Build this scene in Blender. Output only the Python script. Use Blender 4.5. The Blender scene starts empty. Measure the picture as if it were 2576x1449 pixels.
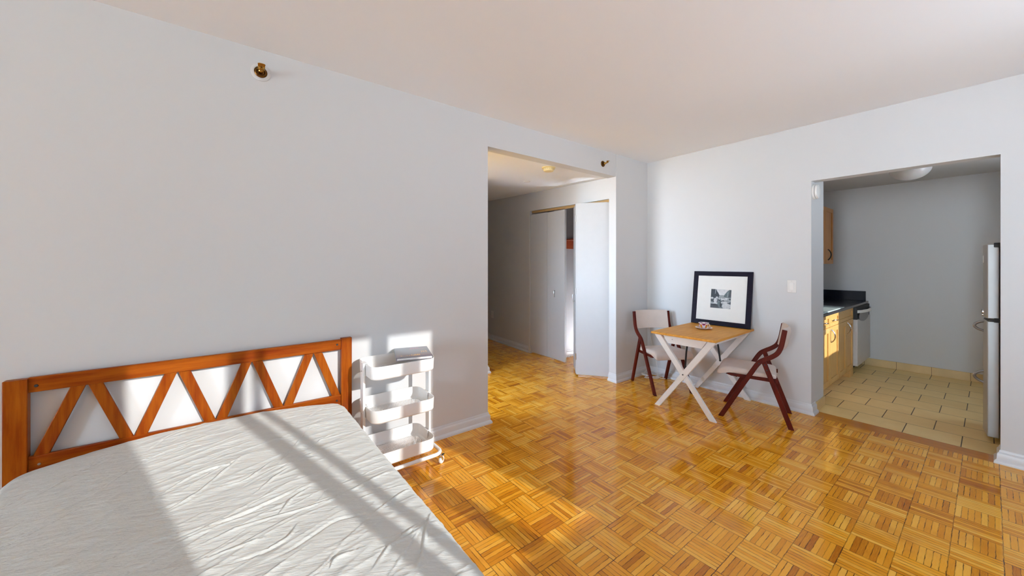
import bpy, bmesh, math, random
from mathutils import Vector, Matrix, noise
from math import sin, cos, pi, radians, atan2, sqrt, floor

S = bpy.context.scene
COL = S.collection
random.seed(7)

# ------------------------------------------------------------------ camera
F_PX, Y0 = 931.8, 664.3
cam_data = bpy.data.cameras.new('camera')
cam_data.sensor_fit = 'HORIZONTAL'
cam_data.sensor_width = 36.0
cam_data.lens = F_PX / 2576 * 36.0
cam_data.shift_x = 0.0
cam_data.shift_y = -(724.5 - Y0) / 2576
cam_data.clip_start = 0.02
cam = bpy.data.objects.new('camera', cam_data)
cam.location = (0, 0, 1.40)
cam.rotation_euler = (radians(90), 0, radians(52.21 - 90))
COL.objects.link(cam)
S.camera = cam

# ------------------------------------------------------------------ view, world, sun
S.view_settings.view_transform = 'Standard'
S.view_settings.look = 'None'
S.view_settings.gamma = 1.0
S.view_settings.use_curve_mapping = False
S.view_settings.exposure = 0.0
SKY = 50.0
SUN = 56.0
S.cycles.use_denoising = True
S.cycles.max_bounces = 14
S.cycles.diffuse_bounces = 9
S.cycles.glossy_bounces = 5
S.cycles.transparent_max_bounces = 16
S.cycles.caustics_reflective = False
S.cycles.caustics_refractive = False
S.cycles.sample_clamp_indirect = 6.0

world = bpy.data.worlds.new('world')
S.world = world
world.use_nodes = True
wt = world.node_tree
wt.nodes.clear()
w_out = wt.nodes.new('ShaderNodeOutputWorld')
w_bg = wt.nodes.new('ShaderNodeBackground')
w_tc = wt.nodes.new('ShaderNodeTexCoord')
w_sep = wt.nodes.new('ShaderNodeSeparateXYZ')
w_ramp = wt.nodes.new('ShaderNodeValToRGB')
w_map = wt.nodes.new('ShaderNodeMapRange')
w_map.inputs[1].default_value = -1
w_map.inputs[2].default_value = 1
wt.links.new(w_tc.outputs['Generated'], w_sep.inputs[0])
wt.links.new(w_sep.outputs[2], w_map.inputs[0])
wt.links.new(w_map.outputs[0], w_ramp.inputs[0])
cr = w_ramp.color_ramp
cr.elements[0].position = 0.0
cr.elements[0].color = (1.15, 1.32, 1.52, 1)
cr.elements[1].position = 1.0
cr.elements[1].color = (0.42, 0.63, 1.0, 1)
e = cr.elements.new(0.485); e.color = (1.3, 1.45, 1.65, 1)
e = cr.elements.new(0.515); e.color = (0.60, 0.79, 1.0, 1)
w_bg.inputs[1].default_value = SKY
wt.links.new(w_ramp.outputs[0], w_bg.inputs[0])
wt.links.new(w_bg.outputs[0], w_out.inputs[0])

sun_data = bpy.data.lights.new('sun', 'SUN')
sun_data.energy = SUN
sun_data.angle = radians(0.6)
sun_data.color = (1.0, 0.97, 0.92)
sun = bpy.data.objects.new('sun', sun_data)
sun.rotation_euler = Vector((-0.253, 1.0, -0.412)).to_track_quat('-Z', 'Y').to_euler()
sun.location = (2, -6, 5)
COL.objects.link(sun)


def portal(name, x0, x1, z0, z1, y):
    d = bpy.data.lights.new(name, 'AREA')
    d.shape = 'RECTANGLE'
    d.size = x1 - x0
    d.size_y = z1 - z0
    d.cycles.is_portal = True
    o = bpy.data.objects.new(name, d)
    o.location = ((x0 + x1) / 2, y, (z0 + z1) / 2)
    o.rotation_euler = Vector((0, 1, 0)).to_track_quat('-Z', 'Z').to_euler()
    COL.objects.link(o)


portal('daylight_portal', 0.52, 2.30, 0.98, 2.48, -1.13)
d = bpy.data.lights.new('daylight_portal', 'AREA')
d.shape = 'RECTANGLE'; d.size = 0.97; d.size_y = 2.53; d.cycles.is_portal = True
o = bpy.data.objects.new('daylight_portal', d)
o.location = (-7.03, -0.465, 1.315)
o.rotation_euler = Vector((1, 0, 0)).to_track_quat('-Z', 'Z').to_euler()
COL.objects.link(o)
d = bpy.data.lights.new('daylight_portal', 'AREA')
d.shape = 'RECTANGLE'; d.size = 0.85; d.size_y = 1.25; d.cycles.is_portal = True
o = bpy.data.objects.new('daylight_portal', d)
o.location = (0.69, 3.375, 1.475)
o.rotation_euler = Vector((1, 0, 0)).to_track_quat('-Z', 'Z').to_euler()
COL.objects.link(o)
portal('daylight_portal', 2.50, 3.35, 0.35, 2.50, -1.13)
portal('daylight_portal', 5.32, 6.00, 1.195, 2.35, -0.90)

# ------------------------------------------------------------------ dimensions
YL = 2.71          # left wall plane
XR = 4.31          # right wall plane
HC = 2.70          # ceiling
YB = -1.10         # window wall
XW = -7.00         # far side wall, behind the camera
HK = 0.088         # the hall wall runs slightly askew


def hall_x(y):
    return 3.655 + HK * (y - YL)


def hall_z(y):
    return 2.437 + 0.048 * (y - YL)


# ------------------------------------------------------------------ node helpers
class NT:
    def __init__(self, name):
        self.m = bpy.data.materials.new(name)
        self.m.use_nodes = True
        self.t = self.m.node_tree
        self.t.nodes.clear()
        self.out = self.t.nodes.new('ShaderNodeOutputMaterial')

    def link(self, v, sock):
        if isinstance(v, (int, float)):
            try:
                sock.default_value = v
            except TypeError:
                sock.default_value = (v, v, v)
        elif isinstance(v, (tuple, list)):
            if len(sock.default_value) == 4 and len(v) == 3:
                v = (*v, 1)
            sock.default_value = v
        else:
            self.t.links.new(v, sock)

    def n(self, typ, ins=None, **props):
        nd = self.t.nodes.new('ShaderNode' + typ)
        for k, v in props.items():
            setattr(nd, k, v)
        for k, v in (ins or {}).items():
            self.link(v, nd.inputs[k])
        return nd

    def math(self, op, a, b=0.0, c=None):
        nd = self.t.nodes.new('ShaderNodeMath')
        nd.operation = op
        self.link(a, nd.inputs[0])
        self.link(b, nd.inputs[1])
        if c is not None:
            self.link(c, nd.inputs[2])
        return nd.outputs[0]

    def mix(self, fac, a, b, blend='MIX'):
        nd = self.t.nodes.new('ShaderNodeMix')
        nd.data_type = 'RGBA'
        nd.blend_type = blend
        self.link(fac, nd.inputs[0])
        self.link(a, nd.inputs[6])
        self.link(b, nd.inputs[7])
        return nd.outputs[2]

    def fmix(self, fac, a, b):
        nd = self.t.nodes.new('ShaderNodeMix')
        nd.data_type = 'FLOAT'
        self.link(fac, nd.inputs[0])
        self.link(a, nd.inputs[2])
        self.link(b, nd.inputs[3])
        return nd.outputs[0]

    def ramp(self, fac, stops):
        nd = self.t.nodes.new('ShaderNodeValToRGB')
        els = nd.color_ramp.elements
        els[0].position, els[0].color = stops[0][0], (*stops[0][1], 1)
        els[1].position, els[1].color = stops[-1][0], (*stops[-1][1], 1)
        for p, c in stops[1:-1]:
            el = els.new(p)
            el.color = (*c, 1)
        self.link(fac, nd.inputs[0])
        return nd.outputs[0]

    def smooth(self, v, lo, hi):
        nd = self.t.nodes.new('ShaderNodeMapRange')
        nd.interpolation_type = 'SMOOTHSTEP'
        self.link(v, nd.inputs[0])
        nd.inputs[1].default_value = lo
        nd.inputs[2].default_value = hi
        return nd.outputs[0]

    def coords(self):
        tc = self.t.nodes.new('ShaderNodeTexCoord')
        return tc.outputs['Object']

    def xyz(self, v):
        s = self.t.nodes.new('ShaderNodeSeparateXYZ')
        self.link(v, s.inputs[0])
        return s.outputs

    def vec(self, x, y, z=0.0):
        c = self.t.nodes.new('ShaderNodeCombineXYZ')
        self.link(x, c.inputs[0]); self.link(y, c.inputs[1]); self.link(z, c.inputs[2])
        return c.outputs[0]

    def noise(self, v, scale, detail=3.0, rough=0.5):
        nd = self.n('TexNoise', {'Vector': v, 'Scale': scale, 'Detail': detail, 'Roughness': rough})
        return nd.outputs[0]

    def bsdf(self, color, rough=0.5, metal=0.0, spec=0.5, bump=None, bump_str=0.1, bump_dist=0.01, **extra):
        b = self.n('BsdfPrincipled', {'Base Color': color, 'Roughness': rough, 'Metallic': metal,
                                      'Specular IOR Level': spec})
        for k, v in extra.items():
            self.link(v, b.inputs[k.replace('_', ' ')])
        if bump is not None:
            bp = self.n('Bump', {'Height': bump, 'Strength': bump_str, 'Distance': bump_dist})
            self.t.links.new(bp.outputs[0], b.inputs['Normal'])
        self.t.links.new(b.outputs[0], self.out.inputs[0])
        return b


def plain(name, color, rough=0.5, metal=0.0, spec=0.5, var=0.04, scale=18.0, bump=0.0, **extra):
    """a paint, plastic or metal: one colour with a trace of unevenness"""
    n = NT(name)
    co = n.coords()
    nz = n.noise(co, scale, 3)
    lo = tuple(max(0, c * (1 - var)) for c in color)
    hi = tuple(min(1, c * (1 + var)) for c in color)
    col = n.ramp(nz, [(0.3, lo), (0.7, hi)])
    if bump:
        n.bsdf(col, rough, metal, spec, bump=n.noise(co, scale * 12, 2), bump_str=bump, bump_dist=0.002, **extra)
    else:
        n.bsdf(col, rough, metal, spec, **extra)
    return n.m


def wood(name, dark, light, axis=0, rough=0.3, spec=0.5, scale=1.0, knots=False, **extra):
    n = NT(name)
    co = n.coords()
    x, y, z = n.xyz(co)
    ax = [x, y, z]
    st = [n.math('MULTIPLY', a, (2.2 if i == axis else 26.0) * scale) for i, a in enumerate(ax)]
    v = n.vec(*st)
    g1 = n.noise(v, 1.6, 5, 0.6)
    g2 = n.noise(co, 3.0, 2)
    f = n.math('ADD', n.math('MULTIPLY', g1, 0.75), n.math('MULTIPLY', g2, 0.3))
    col = n.ramp(f, [(0.35, dark), (0.68, light)])
    if knots:
        k = n.n('TexVoronoi', {'Vector': n.vec(n.math('MULTIPLY', x, 5.5), n.math('MULTIPLY', y, 11.0), 0.0), 'Scale': 1.0, 'Randomness': 1.0})
        km = n.smooth(k.outputs['Distance'], 0.13, 0.03)
        pick = n.math('GREATER_THAN', n.noise(co, 7.0, 0), 0.50)
        col = n.mix(n.math('MULTIPLY', n.math('MULTIPLY', km, pick), 0.8), col, tuple(c * 0.3 for c in dark))
    n.bsdf(col, rough, 0.0, spec, bump=g1, bump_str=0.05, bump_dist=0.001, **extra)
    return n.m


# ------------------------------------------------------------------ materials
def wall_paint(name, c):
    n = NT(name)
    co = n.coords()
    nz = n.noise(co, 1.4, 3)
    col = n.ramp(nz, [(0.3, tuple(v * 0.985 for v in c)), (0.7, c)])
    n.bsdf(col, 0.55, 0.0, 0.35, bump=n.noise(co, 160.0, 3), bump_str=0.06, bump_dist=0.002)
    return n.m


M_wall = wall_paint('wall paint', (0.648, 0.656, 0.660))
M_ceil = wall_paint('ceiling paint', (0.92, 0.95, 0.98))
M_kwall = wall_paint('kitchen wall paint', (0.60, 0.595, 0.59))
M_trim = plain('trim gloss paint', (0.68, 0.69, 0.70), 0.3, var=0.01)
M_door = plain('door paint', (0.55, 0.56, 0.57), 0.4, var=0.01)


def parquet():
    n = NT('finger parquet')
    co = n.coords()
    X, Y, _ = n.xyz(co)
    wob = n.math('MULTIPLY', n.math('SUBTRACT', n.noise(co, 42.0, 2), 0.5), 0.030)
    wob2 = n.math('MULTIPLY', n.math('SUBTRACT', n.noise(n.vec(Y, X, 3.0), 36.0, 2), 0.5), 0.030)
    x = n.math('ADD', n.math('DIVIDE', n.math('SUBTRACT', X, 2.412), 0.160), wob)
    y = n.math('ADD', n.math('DIVIDE', n.math('SUBTRACT', Y, 0.605), 0.1615), wob2)
    i, j = n.math('FLOOR', x), n.math('FLOOR', y)
    fx, fy = n.math('FRACT', x), n.math('FRACT', y)
    flip = n.math('LESS_THAN', Y, 0.119)
    par = n.math('FLOORED_MODULO', n.math('ADD', n.math('ADD', i, j), flip), 2.0)
    s = n.fmix(par, fy, fx)
    a = n.fmix(par, fx, fy)
    s7 = n.math('MULTIPLY', s, 7.0)
    si, fs = n.math('FLOOR', s7), n.math('FRACT', s7)
    rnd = n.n('TexWhiteNoise', {'Vector': n.vec(i, j, si)}, noise_dimensions='3D').outputs[0]
    rblk = n.n('TexWhiteNoise', {'Vector': n.vec(i, j, 31.0)}, noise_dimensions='3D').outputs[0]
    # grain along each finger
    gv = n.vec(n.math('MULTIPLY', a, 2.6), n.math('MULTIPLY', s, 46.0), n.math('MULTIPLY', rnd, 90.0))
    grain = n.noise(gv, 1.5, 4, 0.6)
    tone = n.math('ADD', n.math('MULTIPLY', rnd, 0.50), n.math('ADD', n.math('MULTIPLY', rblk, 0.22), n.math('MULTIPLY', grain, 0.34)))
    col = n.ramp(tone, [(0.18, (0.44, 0.125, 0.003)), (0.36, (0.72, 0.275, 0.010)), (0.58, (0.86, 0.375, 0.022)), (0.82, (0.93, 0.490, 0.065))])
    stain = n.noise(co, 1.9, 4, 0.6)
    col = n.mix(n.math('MULTIPLY', n.smooth(stain, 0.50, 0.75), 0.6), col, (0.50, 0.155, 0.004))
    # gaps: between fingers thin and uneven, around blocks a little wider
    e1 = n.math('MINIMUM', fs, n.math('SUBTRACT', 1.0, fs))
    e2 = n.math('MINIMUM', a, n.math('SUBTRACT', 1.0, a))
    e3 = n.math('MINIMUM', s, n.math('SUBTRACT', 1.0, s))
    wear = n.smooth(n.noise(co, 15.0, 2), 0.40, 0.66)
    g1 = n.math('MULTIPLY', n.smooth(e1, 0.105, 0.025), n.math('ADD', 0.40, n.math('MULTIPLY', wear, 0.55)))
    g2 = n.math('MULTIPLY', n.smooth(n.math('MINIMUM', e2, e3), 0.018, 0.004), n.math('ADD', 0.55, n.math('MULTIPLY', wear, 0.45)))
    gap = n.math('MAXIMUM', g1, g2)
    col = n.mix(gap, col, (0.065, 0.017, 0.002))
    # plain border board at the kitchen threshold
    bord = n.math('GREATER_THAN', X, 4.285)
    bg = n.noise(n.vec(n.math('MULTIPLY', X, 60.0), n.math('MULTIPLY', Y, 3.0), 0.0), 1.0, 4)
    bcol = n.ramp(bg, [(0.3, (0.46, 0.150, 0.006)), (0.7, (0.60, 0.225, 0.014))])
    inhall = n.math('LESS_THAN', Y, 2.0)
    col = n.mix(n.math('MULTIPLY', bord, inhall), col, bcol)
    hgt = n.math('SUBTRACT', n.math('MULTIPLY', n.noise(co, 11.0, 2), 0.6), n.math('MULTIPLY', gap, 0.5))
    b = n.bsdf(col, n.math('ADD', 0.065, n.math('MULTIPLY', n.noise(co, 6.0, 3), 0.06)), 0.0, 0.34, bump=hgt, bump_str=0.09, bump_dist=0.003,
               Coat_Weight=0.14, Coat_Roughness=0.03)
    return n.m


M_floor = parquet()


def tiles():
    n = NT('beige floor tiles')
    co = n.coords()
    X, Y, _ = n.xyz(co)
    r = n.math('DIVIDE', n.math('SUBTRACT', X, 4.452), 0.289)
    ri = n.math('FLOOR', r)
    off = n.math('MULTIPLY', n.math('FLOORED_MODULO', ri, 2.0), 0.5)
    c = n.math('ADD', n.math('DIVIDE', n.math('SUBTRACT', Y, 0.135), 0.3125), off)
    ci = n.math('FLOOR', c)
    fr, fc = n.math('FRACT', r), n.math('FRACT', c)
    rnd = n.n('TexWhiteNoise', {'Vector': n.vec(ri, ci, 2.0)}, noise_dimensions='3D').outputs[0]
    nz = n.noise(co, 9.0, 4)
    t = n.math('ADD', n.math('MULTIPLY', rnd, 0.35), n.math('MULTIPLY', nz, 0.7))
    col = n.ramp(t, [(0.2, (0.80, 0.56, 0.22)), (0.8, (0.90, 0.67, 0.30))])
    er = n.math('MULTIPLY', n.math('MINIMUM', fr, n.math('SUBTRACT', 1.0, fr)), 0.289)
    ec = n.math('MULTIPLY', n.math('MINIMUM', fc, n.math('SUBTRACT', 1.0, fc)), 0.3125)
    g = n.math('MAXIMUM', n.smooth(ec, 0.0036, 0.0024), n.math('MULTIPLY', n.smooth(er, 0.0034, 0.002), 0.85))
    col = n.mix(g, col, (0.10, 0.062, 0.03))
    n.bsdf(col, 0.42, 0.0, 0.4, bump=n.math('MULTIPLY', g, -1.0), bump_str=0.3, bump_dist=0.002)
    return n.m


M_tile = tiles()
M_tilebase = plain('tile base', (0.66, 0.47, 0.22), 0.42, var=0.08, scale=6)
M_cherry = wood('cherry stained pine', (0.180, 0.020, 0.001), (0.345, 0.088, 0.005), 0, 0.34, spec=0.12, Coat_Weight=0.03, Coat_Roughness=0.15)
M_cherry_v = wood('cherry stained pine upright', (0.180, 0.020, 0.001), (0.345, 0.088, 0.005), 2, 0.34, spec=0.12, Coat_Weight=0.03, Coat_Roughness=0.15)
M_walnut = wood('dark red bentwood', (0.062, 0.006, 0.003), (0.112, 0.012, 0.005), 2, 0.45, spec=0.12)
M_pine = wood('oiled pine top', (0.60, 0.255, 0.035), (0.78, 0.390, 0.080), 0, 0.45, spec=0.18, knots=True)
M_maple = wood('honey maple', (0.58, 0.315, 0.085), (0.70, 0.43, 0.15), 2, 0.35)
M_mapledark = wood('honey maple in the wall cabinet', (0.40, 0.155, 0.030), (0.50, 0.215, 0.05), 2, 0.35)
M_white = plain('white enamel', (0.86, 0.86, 0.85), 0.28, var=0.01)
M_leg = plain('white painted wood', (0.84, 0.825, 0.79), 0.42, var=0.02, scale=30)
M_black = plain('black metal', (0.012, 0.012, 0.014), 0.4, var=0.1)
M_frame = wood('black frame lacquer', (0.006, 0.004, 0.011), (0.012, 0.008, 0.020), 1, 0.5, spec=0.12)
M_mat = plain('mat board', (0.80, 0.80, 0.77), 0.8, var=0.01)
M_chrome = plain('chrome', (0.75, 0.75, 0.76), 0.12, 1.0, var=0.02)
M_steel = plain('brushed nickel', (0.62, 0.61, 0.60), 0.28, 1.0, var=0.03)
M_ring = plain('painted ring', (0.66, 0.66, 0.655), 0.4, var=0.02)
M_greysteel = plain('grey pull metal', (0.30, 0.29, 0.28), 0.35, 0.8, var=0.05)
M_brass = plain('aged brass', (0.50, 0.27, 0.055), 0.25, 1.0, var=0.25, scale=120)
M_brassdark = plain('dark brass', (0.16, 0.075, 0.02), 0.35, 1.0, var=0.3, scale=90)
M_plastic = plain('white plastic', (0.83, 0.825, 0.80), 0.35, var=0.01)
M_plate = plain('ivory switch plate', (0.78, 0.77, 0.74), 0.35, var=0.01)
M_cream = plain('yellowed plastic', (0.72, 0.60, 0.30), 0.45, var=0.04)
M_granite = None
M_fridge = plain('silver fridge skin', (0.46, 0.455, 0.45), 0.38, 0.25, var=0.03, scale=8)
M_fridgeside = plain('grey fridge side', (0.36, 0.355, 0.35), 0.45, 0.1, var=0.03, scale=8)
M_dark = plain('dark rubber', (0.02, 0.02, 0.022), 0.6, var=0.1)
M_cable = plain('white cable', (0.78, 0.76, 0.72), 0.4, var=0.02)
M_redwood = wood('red brown closet shelf', (0.20, 0.030, 0.008), (0.31, 0.055, 0.014), 0, 0.4)
M_red = plain('red plastic', (0.42, 0.02, 0.012), 0.35, var=0.05)
M_paper = plain('page block', (0.78, 0.76, 0.72), 0.8, var=0.05, scale=200)


def granite():
    n = NT('black granite')
    co = n.coords()
    v = n.noise(co, 220.0, 3)
    col = n.ramp(v, [(0.45, (0.010, 0.011, 0.018)), (0.75, (0.035, 0.038, 0.055))])
    n.bsdf(col, 0.16, 0.0, 0.5)
    return n.m


M_granite = granite()


def fabric(name, c, scale=260.0):
    n = NT(name)
    co = n.coords()
    w = n.noise(co, scale, 2)
    big = n.noise(co, 7.0, 3)
    t = n.math('ADD', n.math('MULTIPLY', w, 0.6), n.math('MULTIPLY', big, 0.4))
    col = n.ramp(t, [(0.3, tuple(v * 0.86 for v in c)), (0.7, tuple(min(1, v * 1.06) for v in c))])
    n.bsdf(col, 0.95, 0.0, 0.15, bump=w, bump_str=0.25, bump_dist=0.001, Sheen_Weight=0.25)
    return n.m


M_seat = fabric('oatmeal upholstery', (0.66, 0.565, 0.50))


def sheet_mat():
    n = NT('pale grey cotton sheet')
    co = n.coords()
    x, y, z = n.xyz(co)
    fine = n.noise(n.vec(n.math('MULTIPLY', n.math('ADD', x, n.math('MULTIPLY', y, -0.35)), 9.0), n.math('MULTIPLY', n.math('ADD', y, n.math('MULTIPLY', x, 0.35)), 34.0), 0.0), 1.0, 5, 0.62)
    weave = n.noise(co, 500.0, 2)
    col = n.ramp(fine, [(0.3, (0.62, 0.64, 0.62)), (0.7, (0.66, 0.68, 0.66))])
    h = n.math('ADD', n.math('MULTIPLY', fine, 1.0), n.math('MULTIPLY', weave, 0.04))
    n.bsdf(col, 0.9, 0.0, 0.2, bump=h, bump_str=0.6, bump_dist=0.014, Sheen_Weight=0.15)
    return n.m


M_sheet = sheet_mat()


def perforated():
    n = NT('perforated white enamel')
    co = n.coords()
    x, y, z = n.xyz(co)
    p = 0.0115
    u = n.math('DIVIDE', x, p)
    row = n.math('FLOOR', n.math('DIVIDE', y, p * 0.87))
    u = n.math('ADD', u, n.math('MULTIPLY', n.math('FLOORED_MODULO', row, 2.0), 0.5))
    du = n.math('SUBTRACT', n.math('FRACT', u), 0.5)
    dv = n.math('MULTIPLY', n.math('SUBTRACT', n.math('FRACT', n.math('DIVIDE', y, p * 0.87)), 0.5), 0.87)
    d = n.math('SQRT', n.math('ADD', n.math('MULTIPLY', du, du), n.math('MULTIPLY', dv, dv)))
    hole = n.math('LESS_THAN', d, 0.27)
    b = n.n('BsdfPrincipled', {'Base Color': (0.86, 0.86, 0.85), 'Roughness': 0.28})
    t = n.n('BsdfTransparent')
    mx = n.n('MixShader')
    n.link(hole, mx.inputs[0])
    n.t.links.new(b.outputs[0], mx.inputs[1])
    n.t.links.new(t.outputs[0], mx.inputs[2])
    n.t.links.new(mx.outputs[0], n.out.inputs[0])
    return n.m


M_perf = perforated()


def pane_glass(name, tint):  # dark tints are made up to balance the daylight between windows
    n = NT(name)
    t = n.n('BsdfTransparent', {'Color': tint})
    g = n.n('BsdfGlossy', {'Roughness': 0.02})
    mx = n.n('MixShader')
    mx.inputs[0].default_value = 0.05
    n.t.links.new(t.outputs[0], mx.inputs[1])
    n.t.links.new(g.outputs[0], mx.inputs[2])
    n.t.links.new(mx.outputs[0], n.out.inputs[0])
    return n.m


M_glass = pane_glass('window glass', (0.96, 0.98, 0.97))
M_hallglass = pane_glass('hall window glass', (0.78, 0.78, 0.78))
M_sideglass = pane_glass('side window glass', (0.29, 0.29, 0.29))
M_kitglass = pane_glass('kitchen window glass', (0.37, 0.37, 0.365))
M_tinted = pane_glass('added sky dimming glass', (0.26, 0.262, 0.265))  # tint added to dim the sky light; the sun lamp is raised to match


def lamp_glass():
    n = NT('frosted lamp glass')
    n.bsdf((0.66, 0.64, 0.64), 0.3, 0.0, 0.5, Subsurface_Weight=0.2)
    return n.m


M_lampglass = lamp_glass()

# ------------------------------------------------------------------ mesh helpers


def box(bm, x0, x1, y0, y1, z0, z1):
    vs = [bm.verts.new(p) for p in [(x0, y0, z0), (x1, y0, z0), (x1, y1, z0), (x0, y1, z0), (x0, y0, z1), (x1, y0, z1), (x1, y1, z1), (x0, y1, z1)]]
    for f in [(0, 3, 2, 1), (4, 5, 6, 7), (0, 1, 5, 4), (1, 2, 6, 5), (2, 3, 7, 6), (3, 0, 4, 7)]:
        bm.faces.new([vs[i] for i in f])
    return vs


def prism(bm, poly, ax, lo, hi):
    """extrude a 2-D polygon along axis ax; poly holds the two other coordinates in x,y,z order"""
    def mk(p, h):
        q = list(p)
        q.insert(ax, h)
        return bm.verts.new(q)
    a = [mk(p, lo) for p in poly]
    b = [mk(p, hi) for p in poly]
    n = len(poly)
    bm.faces.new(a)
    bm.faces.new(b[::-1])
    for i in range(n):
        k = (i + 1) % n
        bm.faces.new([a[i], b[i], b[k], a[k]])
    return a + b


def ring_loft(bm, rings, cap0=True, cap1=True, closed=True):
    vr = [[bm.verts.new(p) for p in r] for r in rings]
    n = len(vr[0])
    for a, b in zip(vr, vr[1:]):
        for i in range(n if closed else n - 1):
            k = (i + 1) % n
            bm.faces.new([a[i], a[k], b[k], b[i]])
    if cap0:
        bm.faces.new(vr[0][::-1])
    if cap1:
        bm.faces.new(vr[-1])
    return vr


def lathe(bm, prof, c=(0, 0, 0), axis=2, n=32, cap0=True, cap1=True):
    rings = []
    for r, h in prof:
        ring = []
        for k in range(n):
            t = 2 * pi * k / n
            p = [r * cos(t), r * sin(t)]
            p.insert(axis, h)
            if axis == 1:
                p = [r * cos(t), h, -r * sin(t)]
            ring.append((c[0] + p[0], c[1] + p[1], c[2] + p[2]))
        rings.append(ring)
    ring_loft(bm, rings, cap0, cap1)


def tube(bm, pts, r, n=12, closed=False, cap=True):
    pts = [Vector(p) for p in pts]
    m = len(pts)
    rings = []
    up = None
    for i, p in enumerate(pts):
        if closed:
            t = pts[(i + 1) % m] - pts[i - 1]
        else:
            t = pts[min(i + 1, m - 1)] - pts[max(i - 1, 0)]
        t.normalize()
        if up is None:
            up = Vector((0, 0, 1)) if abs(t.z) < 0.9 else Vector((1, 0, 0))
        sx = t.cross(up).normalized()
        up = sx.cross(t).normalized()
        rr = r[i] if isinstance(r, (list, tuple)) else r
        rings.append([tuple(p + sx * rr * cos(2 * pi * k / n) + up * rr * sin(2 * pi * k / n)) for k in range(n)])
    if closed:
        vr = [[bm.verts.new(q) for q in rg] for rg in rings]
        for a, b in zip(vr, vr[1:] + vr[:1]):
            for i in range(n):
                k = (i + 1) % n
                bm.faces.new([a[i], a[k], b[k], b[i]])
    else:
        ring_loft(bm, rings, cap, cap)


def bar(bm, p, q, w, t, side):
    """rectangular bar from p to q: w across `side`, t across the third direction"""
    p, q, side = Vector(p), Vector(q), Vector(side).normalized()
    d = (q - p).normalized()
    o = d.cross(side).normalized()
    rings = []
    for c in (p, q):
        rings.append([tuple(c + side * (sx * w / 2) + o * (sy * t / 2)) for sx, sy in ((-1, -1), (1, -1), (1, 1), (-1, 1))])
    ring_loft(bm, rings)


def smooth_path(pts, steps=6):
    """Catmull-Rom through pts"""
    P = [Vector(p) for p in pts]
    P = [2 * P[0] - P[1]] + P + [2 * P[-1] - P[-2]]
    out = []
    for i in range(1, len(P) - 2):
        for k in range(steps):
            t = k / steps
            a, b, c, d = P[i - 1], P[i], P[i + 1], P[i + 2]
            out.append(0.5 * ((2 * b) + (c - a) * t + (2 * a - 5 * b + 4 * c - d) * t * t + (3 * b - a - 3 * c + d) * t ** 3))
    out.append(P[-2])
    return out


def rrect(x0, x1, y0, y1, r, n=6):
    pts = []
    for cx, cy, a0 in ((x1 - r, y1 - r, 0), (x0 + r, y1 - r, 90), (x0 + r, y0 + r, 180), (x1 - r, y0 + r, 270)):
        for k in range(n + 1):
            a = radians(a0 + 90 * k / n)
            pts.append((cx + r * cos(a), cy + r * sin(a)))
    return pts


def finish(bm, name, mat, angle=35):
    bmesh.ops.recalc_face_normals(bm, faces=bm.faces)
    for f in bm.faces:
        f.smooth = True
    lim = radians(angle)
    for ed in bm.edges:
        ed.smooth = not (len(ed.link_faces) == 2 and ed.calc_face_angle(0) > lim)
    me = bpy.data.meshes.new(name)
    bm.to_mesh(me)
    bm.free()
    for m in (mat if isinstance(mat, (list, tuple)) else [mat]):
        me.materials.append(m)
    return me


def obj(name, bm, mat, parent=None, bevel=0.0, angle=35, world=False, seg=2):
    if world and parent is not None:
        off = parent.location.copy()
        rot = Matrix.Rotation(-parent.rotation_euler.z, 4, 'Z')
        for v in bm.verts:
            v.co = rot @ (v.co - off)
    me = finish(bm, name, mat, angle)
    o = bpy.data.objects.new(name, me)
    COL.objects.link(o)
    if parent is not None:
        o.parent = parent
    if bevel:
        md = o.modifiers.new('bevel', 'BEVEL')
        md.width = bevel
        md.segments = seg
        md.limit_method = 'ANGLE'
        md.angle_limit = radians(40)
        md.harden_normals = False
    return o


def tag(o, label, cat, group=None):
    o['label'] = label
    o['category'] = cat
    if group:
        o['group'] = group
    return o


def thing(name, label, cat, loc, rz=0.0, group=None):
    o = bpy.data.objects.new(name, None)
    o.empty_display_size = 0.1
    COL.objects.link(o)
    o.location = loc
    o.rotation_euler = (0, 0, rz)
    return tag(o, label, cat, group)


def struct(name, bm, mat, parent=None, bevel=0.0):
    o = obj(name, bm, mat, parent, bevel)
    if parent is None:
        o['kind'] = 'structure'
    return o


# ------------------------------------------------------------------ room shell
T = 0.12
WT = 0.06
bm = bmesh.new()
box(bm, XW - T, 4.452, YB - T, 8.6, -0.10, 0.0)
struct('floor', bm, M_floor)
bm = bmesh.new()
box(bm, 4.452, 7.30, -1.0, 1.80, -0.10, 0.0)
struct('floor_kitchen', bm, M_tile)
bm = bmesh.new()
box(bm, XW - T, XR + T, YB - T, YL + T, HC, HC + 0.1)
struct('ceiling', bm, M_ceil)

bm = bmesh.new()
box(bm, XW - T, 1.832, YL, YL + T, 0, HC)
box(bm, 1.832, 3.659, YL, YL + T, hall_z(YL), HC)
struct('wall_left', bm, M_wall)

# pier between closet and corner, with the closet side of it
bm = bmesh.new()
poly = [(hall_x(YL) + 0.0, YL - 0.003), (XR + 0.02, YL - 0.003), (XR + 0.02, YL + 0.10), (hall_x(2.815) + 0.0, 2.815)]
prism(bm, poly, 2, 0, HC)
struct('wall_pier', bm, M_wall)

bm = bmesh.new()
box(bm, XR, XR + T, 1.017, YL + 0.10, 0, HC)            # right wall, left of the kitchen opening
box(bm, XR, XR + T, -0.047, 1.017, 2.173, HC)           # over the opening
box(bm, XR, XR + T, YB - T, -0.047, 0, HC)              # right of the opening
struct('wall_right', bm, M_wall)

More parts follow.
